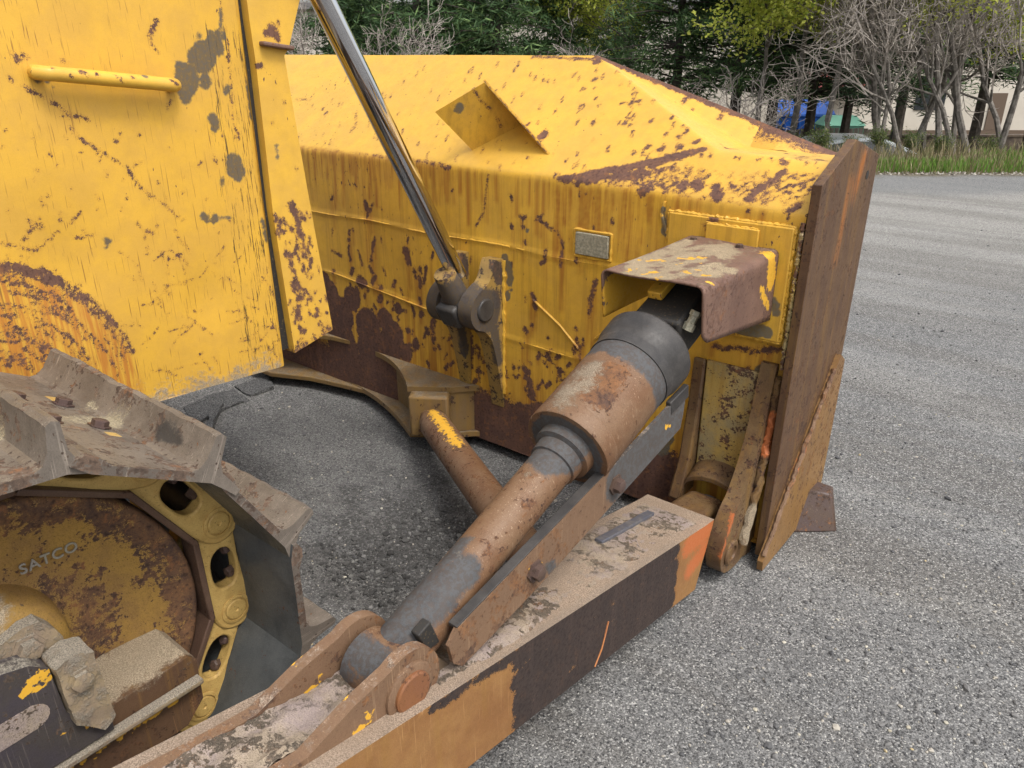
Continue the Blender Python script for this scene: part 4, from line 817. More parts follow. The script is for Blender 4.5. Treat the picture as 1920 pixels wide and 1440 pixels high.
def shoe_mesh():
    mb = MB(); n = len(shoe_prof); xs_ = np.linspace(X0S, X1S, 90)
    mb.grid(list(xs_), list(range(n + 1)), lambda x, i: (x, shoe_prof[i % n][0] + (.0 if i % n != 9 else .0), shoe_prof[i % n][1] + (.0016 * math.sin(x * 13) + .0012 * math.sin(x * 37 + 1) * math.sin(x * 11) + .0010 * math.sin(x * 91) if i % n in (8, 9, 10) else 0)))
    for X_, fl in ((X1S, 1), (X0S, -1)):       # end faces, triangulated so that the concave outline fills properly
        bm_ = bmesh.new(); vs_ = [bm_.verts.new((X_, s_, h_)) for s_, h_ in shoe_prof]; es_ = [bm_.edges.new((vs_[i], vs_[(i + 1) % n])) for i in range(n)]
        bmesh.ops.triangle_fill(bm_, use_beauty=True, use_dissolve=False, edges=es_, normal=(1, 0, 0)); bm_.verts.index_update()
        mb.addm([v.co[:] for v in bm_.verts], [tuple(v.index for v in f.verts) for f in bm_.faces]); bm_.free()
    return mb
def lay(o, k):                                # put a part modelled in link coordinates on link k
    m_, t_, n_ = frame_of(k); Mx = Matrix(((1, 0, 0, 0), (0, t_[0], n_[0], m_[0]), (0, t_[1], n_[1], m_[1]), (0, 0, 0, 1)))
    o.matrix_world = Mx
    return Mx
KS = list(range(-3, 7))
link_out = [(-.119 + .052 * math.cos(rad(a)), .0 + .052 * math.sin(rad(a))) for a in range(100, 281, 14)] + [(-.06, -.062), (-.02, -.066), (.05, -.068), (.085, -.060)] + [(.119 + .052 * math.cos(rad(a)), .052 * math.sin(rad(a))) for a in range(-78, 75, 14)] + [(.100, .047), (.085, .042), (.06, .050), (-.05, .050), (-.075, .042), (-.10, .047)]
hole = [(.0 + .052 * abs(math.cos(rad(a))) ** .8 * (1 if math.cos(rad(a)) > 0 else -1), -.006 + .031 * abs(math.sin(rad(a))) ** .8 * (.9 if math.sin(rad(a)) > 0 else -1.0)) for a in range(0, 360, 15)]
shoes = {}; links = {}
for k in KS:
    if k == KS[0]:
        sh = finish('track_shoe', shoe_mesh(), m_shoe, None, merge=.0003, recalc=True, ang=22)
        sh.data.materials.append(m_shoein)
        cc = np.empty(len(sh.data.polygons) * 3); sh.data.polygons.foreach_get('normal', cc); cc = cc.reshape(-1, 3)
        ce_ = np.empty(len(sh.data.polygons) * 3); sh.data.polygons.foreach_get('center', ce_); ce_ = ce_.reshape(-1, 3)
        sh.data.polygons.foreach_set('material_index', ((cc[:, 2] < -.3) & (ce_[:, 2] < .05)).astype(int))
        b1 = []
        for x in (-1.47, -1.63):
            for s in (-.045, .045): b1.append(finish('shoe_bolt', MB().hexbolt((x, s, .051), (0, 0, 1), .016, .014), m_bolt, None))
        off_ = lambda x, s, h: (x - .024 * min(1, max(0, (-.050 - s) / .025)), s, h)
        lk = plate2d('track_link', link_out, [hole], -1.435, XO, m_link, None, bevel=.005, frame=off_)
        lk2 = plate2d('inner_track_link', link_out, [hole], -1.70, -1.645, m_link, None, bevel=.006)
        rail = finish('link_rail', MB().prism([(-.100, -.055), (.105, -.055), (.110, -.069), (-.104, -.069)], -1.445, -1.389), m_rail, None, bevel=.003)
        boss = finish('link_pin', MB().lathe((XO - .01, .119, 0), (1, 0, 0), [(0, .036), (.0125, .036), (.0135, .034), (.0135, .0285), (.0095, .028), (.0095, .0262), (.0125, .0255), (.0145, .023), (.0148, .006), (.012, .004)], 36), m_link, None)
        nuts = [finish('shoe_nut', MB().lathe((-1.425, s, .030), (.25, 0, -1), [(0, .0125), (.024, .0135), (.027, .009)], 6), m_bolt, None) for s in (-.034, .030)]
        bush = finish('bushing', MB().cyl((-1.64, .119, 0), (-1.46, .119, 0), .036, 24), m_black, None)
        proto = (sh, b1, lk, rail, boss, nuts, bush, lk2)
        S_, B_, K_, Ra_, Bo_, Nu_, Bu_, K2_ = proto
    else:
        def cp(o): q = o.copy(); col.objects.link(q); return q
        S_ = proto[0].copy(); S_.data = proto[0].data.copy(); col.objects.link(S_)
        B_ = [cp(o) for o in proto[1]]; K_ = cp(proto[2]); Ra_ = cp(proto[3]); Bo_ = cp(proto[4]); Nu_ = [cp(o) for o in proto[5]]; Bu_ = cp(proto[6]); K2_ = cp(proto[7])
    shoes[k] = S_; links[k] = K_
    Mx = lay(S_, k); S_.matrix_world = Matrix.Translation((.006 * (k % 2) + .0011 * k, 0, 0)) @ Mx
    for o in [K_, K2_]: o.matrix_world = Mx
    for o in [S_, K_, K2_]:
        o.parent = dozer; o.matrix_parent_inverse = dozer.matrix_world.inverted()
    for o in B_: o.parent = S_; o.matrix_parent_inverse = Matrix()
    for o in [Ra_, Bo_, Bu_] + Nu_: o.parent = K_; o.matrix_parent_inverse = Matrix()
# dusty grit and rust on the shoes
for k, S_ in shoes.items():
    D = []; G = []
    if k in (-2, -1, 0): 
        for _ in range(26): x = rng.uniform(-1.80, -1.36); s = rng.uniform(-.03, .10) - (x + 1.6) * .05; D.append(((x, s, .055), (x + .03, s, .055), rng.uniform(.010, .030)))
    if k == -1: G += [((-1.30, .105, .09), (-1.36, .10, .08), .018), ((-1.33, .108, .1), (-1.40, .108, .1), .012)]
    if k == 0: G += [((-1.26, .12, .12), (-1.28, .12, .11), .006)]
    wear(S_, 'dust', D, soft=.05); wear(S_, 'grime', G, soft=.03)

# ---------------- idler
idl = finish('front_idler', MB().lathe((-1.62, YC, ZCn), (1, 0, 0), [(0, .30), (.0, .35), (.03, .362), (.06, .362), (.065, .335), (.15, .335), (.155, .362), (.19, .362), (.206, .358), (.212, .350), (.207, .335), (.203, .318), (.196, .305), (.188, .28), (.178, .23), (.170, .18), (.172, .16), (.176, .14), (.176, .0)], 96, cap=False), m_idler, dozer, ang=60)
wear(idl, 'rust', [], area=lambda co: .34 * np.clip((np.hypot(co[:, 1] - YC, co[:, 2] - ZCn) - .285) / .035, 0, 1) + .27 * np.clip((.225 - np.hypot(co[:, 1] - YC, co[:, 2] - ZCn)) / .06, 0, 1))
hub = finish('idler_hub', MB().lathe((-1.46, .245, .585), (1, 0, 0), [(0, .135), (.06, .130), (.085, .122), (.095, .108), (.10, .09), (.10, 0)], 48, cap=False), m_idler, idl, ang=60)
wear(hub, 'dust', [((-1.44 + .02 * k, .22 + .02 * (k % 2), .70), (-1.42 + .02 * k, .25, .70), .035) for k in range(4)], soft=.08)
# raised casting mark on the idler web
def word(txt, size, loc, rot, ext, mat, name, parent):
    cu = bpy.data.curves.new(name, 'FONT'); cu.body = txt; cu.size = size; cu.extrude = ext; cu.align_x = 'CENTER'; cu.offset = size * .012; cu.space_character = 1.1
    o = bpy.data.objects.new(name, cu); col.objects.link(o); dg = bpy.context.evaluated_depsgraph_get(); me_ = bpy.data.meshes.new_from_object(o.evaluated_get(dg)); bpy.data.objects.remove(o)
    me_.materials.clear(); me_.materials.append(mat); q = bpy.data.objects.new(name, me_); col.objects.link(q); q.location = loc; q.rotation_euler = rot
    bpy.context.view_layer.update(); q.parent = parent; q.matrix_parent_inverse = parent.matrix_world.inverted(); return q
m_mark = painted('grey_cast_mark', paint=(.22, .20, .15), bias=-.1)
wp = on(92, 1044, 'x', -1.432)
word('SATCO', .030, (-1.4335, wp[1], wp[2] - .012), (rad(90), rad(0), rad(90)), .0015, m_mark, 'cast_lettering', idl)

# ---------------- track roller frame under and beside the idler
XF = -1.33
fy = lambda u, v: on(u, v, 'x', XF)
blkp = [(-.6, .62), (.20, .655), (.248, .664), (.289, .677), (.315, .674), (.335, .645), (.344, .621), (.345, .57), (.365, .52), (.37, .40), (-.6, .40)]
yk = finish('idler_yoke', MB().prism(blkp, -1.40, -1.335), m_dusty, dozer, bevel=.012, dense=.02, crop=(np.array((-2, .0, 0)), np.array((0, 1, 1))))
for y, z in ((.288, .633), (.20, .60)):
    finish('yoke_bolt', MB().hexbolt((-1.335, y, z), (1, 0, 0), .021, .018), m_dusty, yk)
frb = finish('roller_frame', MB().prism([(-1.6, .435), (.36, .445), (.54, .452), (.555, .435), (.553, .33), (.51, .286), (-1.6, .24)], -1.46, -1.30), m_brownplate, dozer, bevel=.006, dense=.02, crop=(np.array((-2, .0, 0)), np.array((0, 1, 1))))
wear(frb, 'dust', [((-1.38, y, .45), (-1.38, y + .03, .45), .07) for y in np.arange(.3, .56, .03)], soft=.06)
add_yellow(m_brownplate)
wear(frb, 'yellow', [((-1.30, y, .372 - (.57 - y) * .04), (-1.30, y + .02, .372 - (.57 - y) * .04), .007) for y in np.arange(.1, .5, .035)], soft=.04)
for k in range(3):
    pass
ridge = finish('frame_ledge', MB().prism([(-1.6, .380), (.551, .388), (.551, .400), (-1.6, .394)], -1.2999, -1.275), m_dusty, frb, bevel=.003)
gb = MB().prism([(-.6, .60), (.19, .640), (.23, .646), (.27, .635), (.297, .61), (.303, .50), (.35, .45), (.37, .44), (.37, .405), (-.6, .40)], -1.3299, -1.285)
m_gb = painted('guide_dark', paint=(.055, .047, .042), rustA=(.045, .035, .03), rustB=(.10, .07, .05), bias=.36, chipN=.6, pit=.15, dust=.5, dustc=(.30, .27, .22), scr=.5, scrc=(.2, .17, .14))
gd = finish('guide_plate', gb, m_gb, frb, bevel=.006, dense=.02, crop=(np.array((-2, .0, 0)), np.array((0, 1, 1))))
add_yellow(m_gb)
wear(gd, 'yellow', [((-1.285, .255, .59), (-1.285, .285, .60), .014), ((-1.285, .18, .60), (-1.285, .2, .60), .012), ((-1.285, .33, .45), (-1.285, .34, .44), .008), ((-1.285, .29, .47), (-1.285, .3, .45), .006)], soft=.04)
finish('guide_slot', MB().prism([(.06 + .03 * math.cos(rad(a)) + (.19 if math.cos(rad(a)) > 0 else 0), .52 + .026 * math.sin(rad(a)) + (.01 if math.cos(rad(a)) > 0 else 0)) for a in range(0, 360, 20)], -1.286, -1.2835), m_dirt, gd)
mudm = MB().prism([(.300, .612), (.335, .622), (.366, .608), (.370, .53), (.374, .445), (.350, .432), (.308, .475)], -1.328, -1.268)
mud = finish('caked_mud', mudm, m_dusty, gd, dense=.009, merge=.0001, ang=80)
bm = bmesh.new(); bm.from_mesh(mud.data)
from mathutils import noise as mn
for v in bm.verts:
    q = v.co * 26; d = mn.noise_vector(q) * .0028 + mn.noise_vector(q * 3.1) * .002; v.co += d
bm.to_mesh(mud.data); bm.free()
finish('mud_bolt', MB().hexbolt((-1.268, .335, .565), (1, 0, 0), .020, .012), m_dusty, gd)
# inner side of the track: plain black mass of the frame so that no light leaks under the hood
finish('inner_frame', MB().prism([(-1.6, .60), (.15, .62), (.30, .50), (.30, .25), (-1.6, .22)], -1.80, -1.50), m_black, dozer, bevel=.02)
# ================================================================== the yard
def lateral(d, t_): return RV * t_ + fh * d
def gz(d, t_=0):                               # height of the land at depth d
    if d < 13.5: return 0
    if d < 18: s = (d - 13.5) / 4.5; return -1.6 * s * s * (3 - 2 * s) * 1.0
    if d < 24: return -1.6 - .3 * (d - 18) / 6
    return -1.9
ds = [-60, -20, -8, -4, -2, 0, 2, 4, 6, 8, 10, 11, 12, 13, 13.5] + [13.5 + .4 * k for k in range(1, 12)] + [20, 24, 30, 40, 60, 100, 200, 500]
ts = [-400, -120, -60, -40, -30, -20, -15, -10, -5, 0, 5, 10, 15, 20, 30, 40, 60, 120, 400]
mb = MB(); mb.grid(ts, ds, lambda a, d: tuple(lateral(d, a) + ZV * gz(d)), flip=False)
t = NT('crushed_asphalt')
n1 = t.noise(.9, 5, .6); n2 = t.noise(9, 5, .65); n3 = t.noise(60, 4, .7); sp = t.add(t.mul(t.voro(135, out='Color'), 1), 0)
vc = t.n('ShaderNodeTexVoronoi'); t.l(t.co, vc.inputs['Vector']); vc.inputs['Scale'].default_value = 165; sepc = t.n('ShaderNodeSeparateColor'); t.l(vc.outputs['Color'], sepc.inputs[0])
vc2 = t.n('ShaderNodeTexVoronoi'); t.l(t.co, vc2.inputs['Vector']); vc2.inputs['Scale'].default_value = 52; sep2 = t.n('ShaderNodeSeparateColor'); t.l(vc2.outputs['Color'], sep2.inputs[0])
nfine = t.noise(310, 3, .75)
# distance ahead of the camera in the yard's own axes: long tyre-swept bands run along the yard's edge
dep = t.n('ShaderNodeVectorMath'); dep.operation = 'DOT_PRODUCT'; t.l(t.co, dep.inputs[0]); dep.inputs[1].default_value = tuple(fh); dd_ = dep.outputs['Value']
base = t.lin(t.add(t.mul(n1, .5), t.mul(n2, .5)), .35, .65, 0, 1)
c = t.mix(base, (.105, .105, .104), (.165, .163, .159))
band = t.step(t.add(dd_, t.mul(n1, 2.0)), 5.0, 9.0); c = t.mix(band, c, (.235, .226, .205))
sw = t.noise(1.0, 4, .6, t.map(1, 1, 1)) if 0 else None
mpv = t.n('ShaderNodeMapping'); t.l(t.co, mpv.inputs[0]); mpv.inputs['Rotation'].default_value = (0, 0, -az); mpv.inputs['Scale'].default_value = (.12, 2.2, 1); swn = t.noise(1.0, 5, .6, mpv.outputs[0]); c = t.mix(t.mul(t.step(swn, .45, .60), .5), c, (.105, .095, .082)); c = t.mix(t.mul(t.step(t.noise(1.0, 4, .6, t.map(.5, 1.6, 1)), .52, .62), .3), c, (.27, .265, .25))
band2 = t.mul(t.step(t.add(dd_, t.mul(t.add(n1, -.5), 1.6)), 9.3, 10.2), .75); c = t.mix(band2, c, (.115, .12, .125))
c = t.mix(t.step(sepc.outputs[0], .30, .0), c, (.045, .045, .046)); c = t.mix(t.mul(t.step(sepc.outputs[1], .74, 1.0), .6), c, (.33, .325, .31)); vc3 = t.n('ShaderNodeTexVoronoi'); t.l(t.co, vc3.inputs['Vector']); vc3.inputs['Scale'].default_value = 270; sep3 = t.n('ShaderNodeSeparateColor'); t.l(vc3.outputs['Color'], sep3.inputs[0]); gr_ = t.lin(sep3.outputs[0], 0, 1, .45, 1.6); gcol = t.n('ShaderNodeCombineColor'); t.l(gr_, gcol.inputs[0]); t.l(gr_, gcol.inputs[1]); t.l(gr_, gcol.inputs[2]); c = t.mix(1.0, c, gcol.outputs[0], 'MULTIPLY'); c = t.mix(t.step(sep3.outputs[1], .955, .97), c, (.42, .41, .38))
c = t.mix(t.mul(t.step(nfine, .54, .66), .6), c, (.035, .035, .036)); c = t.mix(t.mul(t.step(nfine, .46, .36), .5), c, (.30, .295, .285))
# dark soil and fine black crumbs by the blade, widened to add painted shade
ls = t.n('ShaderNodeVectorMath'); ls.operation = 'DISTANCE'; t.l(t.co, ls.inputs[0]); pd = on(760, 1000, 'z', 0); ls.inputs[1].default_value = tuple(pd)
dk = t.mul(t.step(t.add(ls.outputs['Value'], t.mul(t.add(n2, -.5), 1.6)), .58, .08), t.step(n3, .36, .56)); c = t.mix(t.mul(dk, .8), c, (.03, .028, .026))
shade_dist = t.n('ShaderNodeVectorMath'); shade_dist.operation = 'DISTANCE'; t.l(t.co, shade_dist.inputs[0]); shade_dist.inputs[1].default_value = (-2.3, 1.5, 0)
c = t.mix(t.mul(t.step(t.add(shade_dist.outputs['Value'], t.mul(t.add(n2, -.5), .6)), 1.35, .6), .42), c, (.05, .05, .05))  # broad shade between machine and blade, painted into the ground colour
soil = t.step(t.add(dd_, t.mul(t.add(n1, -.5), 1.2)), 11.0, 11.5); c = t.mix(soil, c, t.mix(t.step(n2, .4, .6), (.07, .055, .035), (.13, .11, .07)))
hgt = t.add(t.mul(vc.outputs['Distance'], -.8), t.add(t.mul(nfine, .8), t.mul(n3, .8)))
nor = t.bump(hgt, .75, .006)
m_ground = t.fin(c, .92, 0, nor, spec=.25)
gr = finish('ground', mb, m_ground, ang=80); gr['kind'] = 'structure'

def scatter(name, n, posf, rf, mat, kind='stuff', seed=1):
    r_ = np.random.default_rng(seed); ico = bmesh.new(); bmesh.ops.create_icosphere(ico, subdivisions=1, radius=1); vv = np.array([v.co[:] for v in ico.verts]); ff = np.array([[v.index for v in f.verts] for f in ico.faces]); ico.free()
    P = []; Fc = []
    for i in range(n):
        p, r0 = posf(r_), rf(r_); a = r_.uniform(0, 6.28); s = r_.uniform(.5, 1.3, 3) * r0; q = vv * (1 + r_.uniform(-.22, .22, (len(vv), 1))) * s
        q = q @ np.array([[math.cos(a), -math.sin(a), 0], [math.sin(a), math.cos(a), 0], [0, 0, 1]]); q[:, 2] *= .75; P.append(q + p + np.array((0, 0, r0 * .25))); Fc.append(ff + len(vv) * i)
    me_ = bpy.data.meshes.new(name); me_.from_pydata(np.concatenate(P).tolist(), [], np.concatenate(Fc).tolist()); me_.materials.append(mat)
    o = bpy.data.objects.new(name, me_); col.objects.link(o)
    if kind: o['kind'] = kind
    return o
def stone_mat(name, ca, cb, cc_):
    t = NT(name); g = t.n('ShaderNodeNewGeometry'); ri = g.outputs['Random Per Island']; c = t.mix(t.step(ri, 0, .8), ca, cb); c = t.mix(t.step(ri, .90, .91), c, cc_); c = t.mix(t.mul(t.noise(300, 3), .3), c, (.05, .05, .05)); return t.fin(c, .9)
m_stone = stone_mat('loose_stones', (.07, .07, .072), (.19, .185, .178), (.36, .33, .28))
def ppos(r_):
    while 1:
        u = r_.uniform(-100, 2020); v = 1500 - abs(r_.uniform(0, 1)) ** 1.0 * 1130; p = on(u, v, 'z', 0)
        if -.9 - (p[1] < 2.2) * .3 < p[0] < -.6 and p[1] < 2.5: continue
        return p
scatter('gravel', 15000, ppos, lambda r_: .0020 + .0015 * r_.exponential(1), m_stone, seed=3)
scatter('pale_pebbles', 420, ppos, lambda r_: .0035 + .003 * r_.random() ** 2, stone_mat('pale_pebble', (.30, .27, .20), (.48, .45, .37), (.45, .36, .2)), seed=13)
m_crumb = stone_mat('asphalt_crumbs', (.02, .019, .018), (.06, .058, .055), (.15, .15, .14))
def cpos(r_):
    u, v = [(700, 1060), (800, 985), (830, 1010), (730, 1100), (640, 1060)][r_.integers(0, 5)]; return on(u + r_.normal(0, 38), v + r_.normal(0, 26), 'z', 0)
scatter('loose_asphalt_crumbs', 2200, cpos, lambda r_: .0015 + .0022 * r_.exponential(1), m_crumb, seed=5)
# broken slabs of old asphalt lying under the side panel
t = NT('broken_asphalt'); m_slab = t.fin(t.mix(t.step(t.noise(160, 4, .7), .45, .6), (.035, .035, .035), (.14, .14, .138)), .95, 0, t.bump(t.noise(120, 5, .7), .8, .006))
for i, pts in enumerate([[(345, 765), (390, 745), (440, 735), (468, 752), (430, 765), (385, 790), (362, 800)], [(440, 728), (500, 708), (515, 730), (470, 745)], [(395, 770), (420, 762), (402, 800), (396, 850), (380, 840)]]):
    P = [on(u, v, 'z', 0) for u, v in pts]; m = MB(); n = len(P); tl = .006 + .005 * i
    m.addm([p + ZV * .001 for p in P] + [p * 1 + ZV * (tl + .006 * (k % 3)) for k, p in enumerate(P)], [tuple(range(n))[::-1], tuple(range(n, 2 * n))] + [(k, (k + 1) % n, n + (k + 1) % n, n + k) for k in range(n)])
    o = finish('asphalt_slab', m, m_slab, recalc=True, dense=.014, ang=70)
    for v in o.data.vertices:
        d = mn.noise_vector(v.co * 30) * .008 + mn.noise_vector(v.co * 90) * .003; v.co += Vector((d.x, d.y, max(d.z, -.8 * v.co.z) if v.co.z > .004 else 0))
    tag(o, ['dark broken asphalt slab with a bent crack lying below the yellow side panel', 'small dark asphalt slab at the far end of the cracked patch below the panel', 'narrow curled sliver of asphalt beside the track below the panel'][i], 'asphalt slab')

# ------------------------------------------------------------------ verge: grass and dry weeds
def blades(name, n, posf, hf, wd, mat, lean=.35, seed=1):
    r_ = np.random.default_rng(seed); V = []; Fc = []
    for i in range(n):
        p = posf(r_); h = hf(r_); a = r_.uniform(0, 6.28); d = np.array((math.cos(a), math.sin(a), 0)); l_ = np.array((math.cos(a + 1.4), math.sin(a + 1.4), 0)) * r_.uniform(0, lean) * h; w_ = wd * r_.uniform(.6, 1.4)
        V += [p - d * w_, p + d * w_, p + d * w_ * .7 + l_ * .4 + ZV * h * .6, p - d * w_ * .7 + l_ * .4 + ZV * h * .6, p + l_ + ZV * h]; k = 5 * i; Fc += [(k, k + 1, k + 2, k + 3), (k + 3, k + 2, k + 4)]
    me_ = bpy.data.meshes.new(name); me_.from_pydata([tuple(v) for v in V], [], Fc); me_.materials.append(mat); o = bpy.data.objects.new(name, me_); col.objects.link(o); o['kind'] = 'stuff'; return o
def leaf_mat(name, a, b, c3=None, tr=.3, th=.85):
    t = NT(name); g = t.n('ShaderNodeNewGeometry'); ri = g.outputs['Random Per Island']; c = t.mix(ri, a, b)
    if c3: c = t.mix(t.step(ri, th, th + .02), c, c3)
    t.fin(c, .7, spec=.25); tb = t.n('ShaderNodeBsdfTranslucent'); t.l(c, tb.inputs[0]); mx = t.n('ShaderNodeMixShader'); mx.inputs[0].default_value = tr; t.l(t.b.outputs[0], mx.inputs[1]); t.l(tb.outputs[0], mx.inputs[2]); t.l(mx.outputs[0], t.out.inputs[0]); return t.m
m_grass = leaf_mat('fresh_grass', (.10, .20, .03), (.17, .28, .05), (.30, .25, .12))
m_weed = leaf_mat('dry_weeds', (.20, .155, .085), (.11, .13, .045), (.33, .27, .17), .2)
def gpos(r_): t_ = r_.uniform(5, 13.5); d = r_.uniform(11.7, 14.2) if t_ > 8 else r_.uniform(11.5, 12.6); return lateral(d, t_) + ZV * gz(d)
blades('grass', 18000, gpos, lambda r_: r_.uniform(.02, .05) + .12 * r_.random() ** 3, .008, m_grass, seed=4)
def wpos(r_):
    t_ = r_.uniform(3.5, 15); d = r_.uniform(11.3, 15.5); return lateral(d, t_) + ZV * gz(d)
blades('dry_weeds', 15000, wpos, lambda r_: .03 + .30 * r_.random() ** 3, .006, m_weed, .8, seed=6)
def lpos(r_): t_ = r_.uniform(3.5, 14); d = 11.25 + abs(r_.normal(0, .3)); return lateral(d, t_)
scatter('leaf_litter', 1500, lpos, lambda r_: .014 + .01 * r_.random(), stone_mat('litter', (.13, .11, .08), (.34, .31, .26), (.5, .47, .4)), seed=8)

# ------------------------------------------------------------------ trees
t = NT('grey_bark'); m_bark = t.fin(t.mix(t.step(t.noise(9, 5, .7), .35, .65), (.085, .073, .062), (.20, .18, .155)), .9)
t = NT('pale_twigs'); m_twig = t.fin(t.mix(t.step(t.noise(3, 3, .7), .35, .65), (.20, .172, .148), (.36, .32, .28)), .9)
t = NT('dark_bark'); m_dbark = t.fin(t.mix(t.step(t.noise(9, 5, .7), .35, .65), (.035, .028, .022), (.075, .06, .048)), .9)
m_pine = leaf_mat('pine_needles', (.035, .075, .03), (.09, .155, .055), (.15, .23, .08), .2, .8)
m_pine2 = leaf_mat('spruce_needles', (.025, .05, .028), (.06, .10, .048), (.10, .15, .06), .2, .85)
m_spring = leaf_mat('spring_leaves', (.42, .48, .07), (.60, .60, .14), (.26, .34, .06), .5)
m_shrub = leaf_mat('shrub_leaves', (.05, .085, .02), (.12, .16, .04), (.2, .2, .07), .3)

def tubes_mesh(segs, nside):
    V = []; Fc = []
    for a, b, r0, r1 in segs:
        d = b - a; L = np.linalg.norm(d) + 1e-9; d = d / L; s = np.cross(d, (.31, .17, .93)); s /= np.linalg.norm(s) + 1e-9; q = np.cross(d, s); k = len(V)
        for p, r in ((a, r0), (b, r1)):
            for i in range(nside): th = 6.2832 * i / nside; V.append(p + (s * math.cos(th) + q * math.sin(th)) * r)
        for i in range(nside): j = (i + 1) % nside; Fc.append((k + i, k + j, k + nside + j, k + nside + i))
    return V, Fc
def grow(r_, p, d, L, r, lvl, segs, P):
    n = P['n'][lvl]; q = p.copy(); dd = d.copy(); rr = r
    for i in range(n):
        dd = dd + r_.normal(0, P['wig'][lvl], 3) + np.array((0, 0, P['up'][lvl])); dd /= np.linalg.norm(dd); e = q + dd * L / n; r2 = max(rr * P['tap'][lvl], P['rmin']); segs.append((q, e, rr, r2))
        if lvl + 1 < len(P['n']) and i >= P['first'][lvl]:
            for _ in range(P['kids'][lvl]):
                ax = r_.normal(0, 1, 3); ax -= ax @ dd * dd; ax /= np.linalg.norm(ax) + 1e-9; sp = P['spread'][lvl] * r_.uniform(.7, 1.3); nd = dd * math.cos(sp) + ax * math.sin(sp)
                grow(r_, q + (e - q) * r_.random(), nd, L * P['len'][lvl] * r_.uniform(.6, 1.15), max(r2 * .62, P['rmin']), lvl + 1, segs, P)
        q, rr = e, r2
    return q
def tree_obj(name, loc, trunk, crown, crown_mat, trunk_mat, label, cat, group=None, scale=1, rz=0):
    root = empty(name, (0, 0, 0), label, cat, group)
    for nm, data, mt in (('trunk', trunk, trunk_mat), ('crown', crown, crown_mat)):
        if data is None: continue
        me_ = data if isinstance(data, bpy.types.Mesh) else bpy.data.meshes.new(nm)
        if not isinstance(data, bpy.types.Mesh):
            me_.from_pydata([tuple(map(float, v)) for v in data[0]], [], data[1]); me_.materials.append(mt)
        o = bpy.data.objects.new(nm, me_); col.objects.link(o); o.parent = root
    root.location = loc; root.rotation_euler = (0, 0, rz); root.scale = (scale,) * 3
    return root
def copy_tree(root, loc, rz, scale, label, cat=None, group=None):
    r2 = root.copy(); col.objects.link(r2); r2.location = loc; r2.rotation_euler = (0, 0, rz); r2.scale = (scale,) * 3; r2['label'] = label
    if cat: r2['category'] = cat
    if group: r2['group'] = group
    for ch in list(root.children): c_ = ch.copy(); col.objects.link(c_); c_.parent = r2
    return r2
def leaf_quads(r_, pts, size, flat=.5, asp=.5):
    V = []; Fc = []
    for p in pts:
        a = r_.normal(0, 1, 3); a[2] *= flat; a /= np.linalg.norm(a); b = np.cross(a, r_.normal(0, 1, 3)); b /= np.linalg.norm(b); s = size * r_.uniform(.6, 1.4); k = len(V)
        V += [p - a * s, p + b * s * asp, p + a * s, p - b * s * asp]; Fc.append((k, k + 1, k + 2, k + 3))
    return V, Fc
# bare trees
def bare(seed, P, H_, r0, lean=(0, 0)):
    r_ = np.random.default_rng(seed); segs = []; d = np.array((lean[0], lean[1], 1.)); d /= np.linalg.norm(d); grow(r_, np.zeros(3), d, H_, r0, 0, segs, P)
    big = [s for s in segs if s[2] > .022]; small = [s for s in segs if s[2] <= .022]
    return tubes_mesh(big, 7), tubes_mesh(small, 3)
PB_ = dict(n=[6, 5, 4, 3], wig=[.10, .17, .24, .25], up=[.02, .06, .06, .04], tap=[.86, .84, .8, .75], first=[2, 1, 1, 9], kids=[3, 2, 2, 0], spread=[.75, .75, .8, .8], len=[.55, .55, .5, .4], rmin=.006)
bares = []
for i, (sd_, hh, rr_, ln) in enumerate([(11, 4.6, .075, (.1, 0)), (12, 5.2, .09, (-.15, .1)), (13, 4.2, .065, (.3, .1)), (14, 3.2, .045, (0, 0))]):
    bares.append(bare(sd_, PB_, hh, rr_, ln))
# sumac-like fork tree: zigzag, wide open limbs
PS_ = dict(n=[4, 5, 5, 4], wig=[.12, .28, .32, .3], up=[.02, .10, .08, .08], tap=[.9, .84, .8, .75], first=[1, 1, 0, 9], kids=[3, 2, 1, 0], spread=[.95, .85, .8, .8], len=[.85, .65, .55, .4], rmin=.009)
sumac = bare(31, PS_, 2.5, .095, (.05, 0))
def proto_tree(name, data, leafdata=None, lm=None, tm=m_bark, cm=m_twig):
    pass
def put(px_u, dep): t_ = at_depth(px_u, dep); p = lateral(dep, t_); return (p[0], p[1], gz(dep))
def mesh_of(nm, data, mat):
    me_ = bpy.data.meshes.new(nm); me_.from_pydata([tuple(map(float, v)) for v in data[0]], [], data[1]); me_.materials.append(mat); return me_
BM = [(mesh_of('trunk', a, m_bark), mesh_of('crown', b, m_twig)) for a, b in bares]; SM = (mesh_of('trunk', sumac[0], m_twig), mesh_of('crown', sumac[1], m_twig))
def place_tree(kind, meshes, u, dep, scale, rz, label, cat='bare tree', group=None):
    return tree_obj(kind, put(u, dep), meshes[0], meshes[1], None, None, label, cat, group, scale, rz)
G1 = 'bare grey trees in the tangle behind the grass verge'
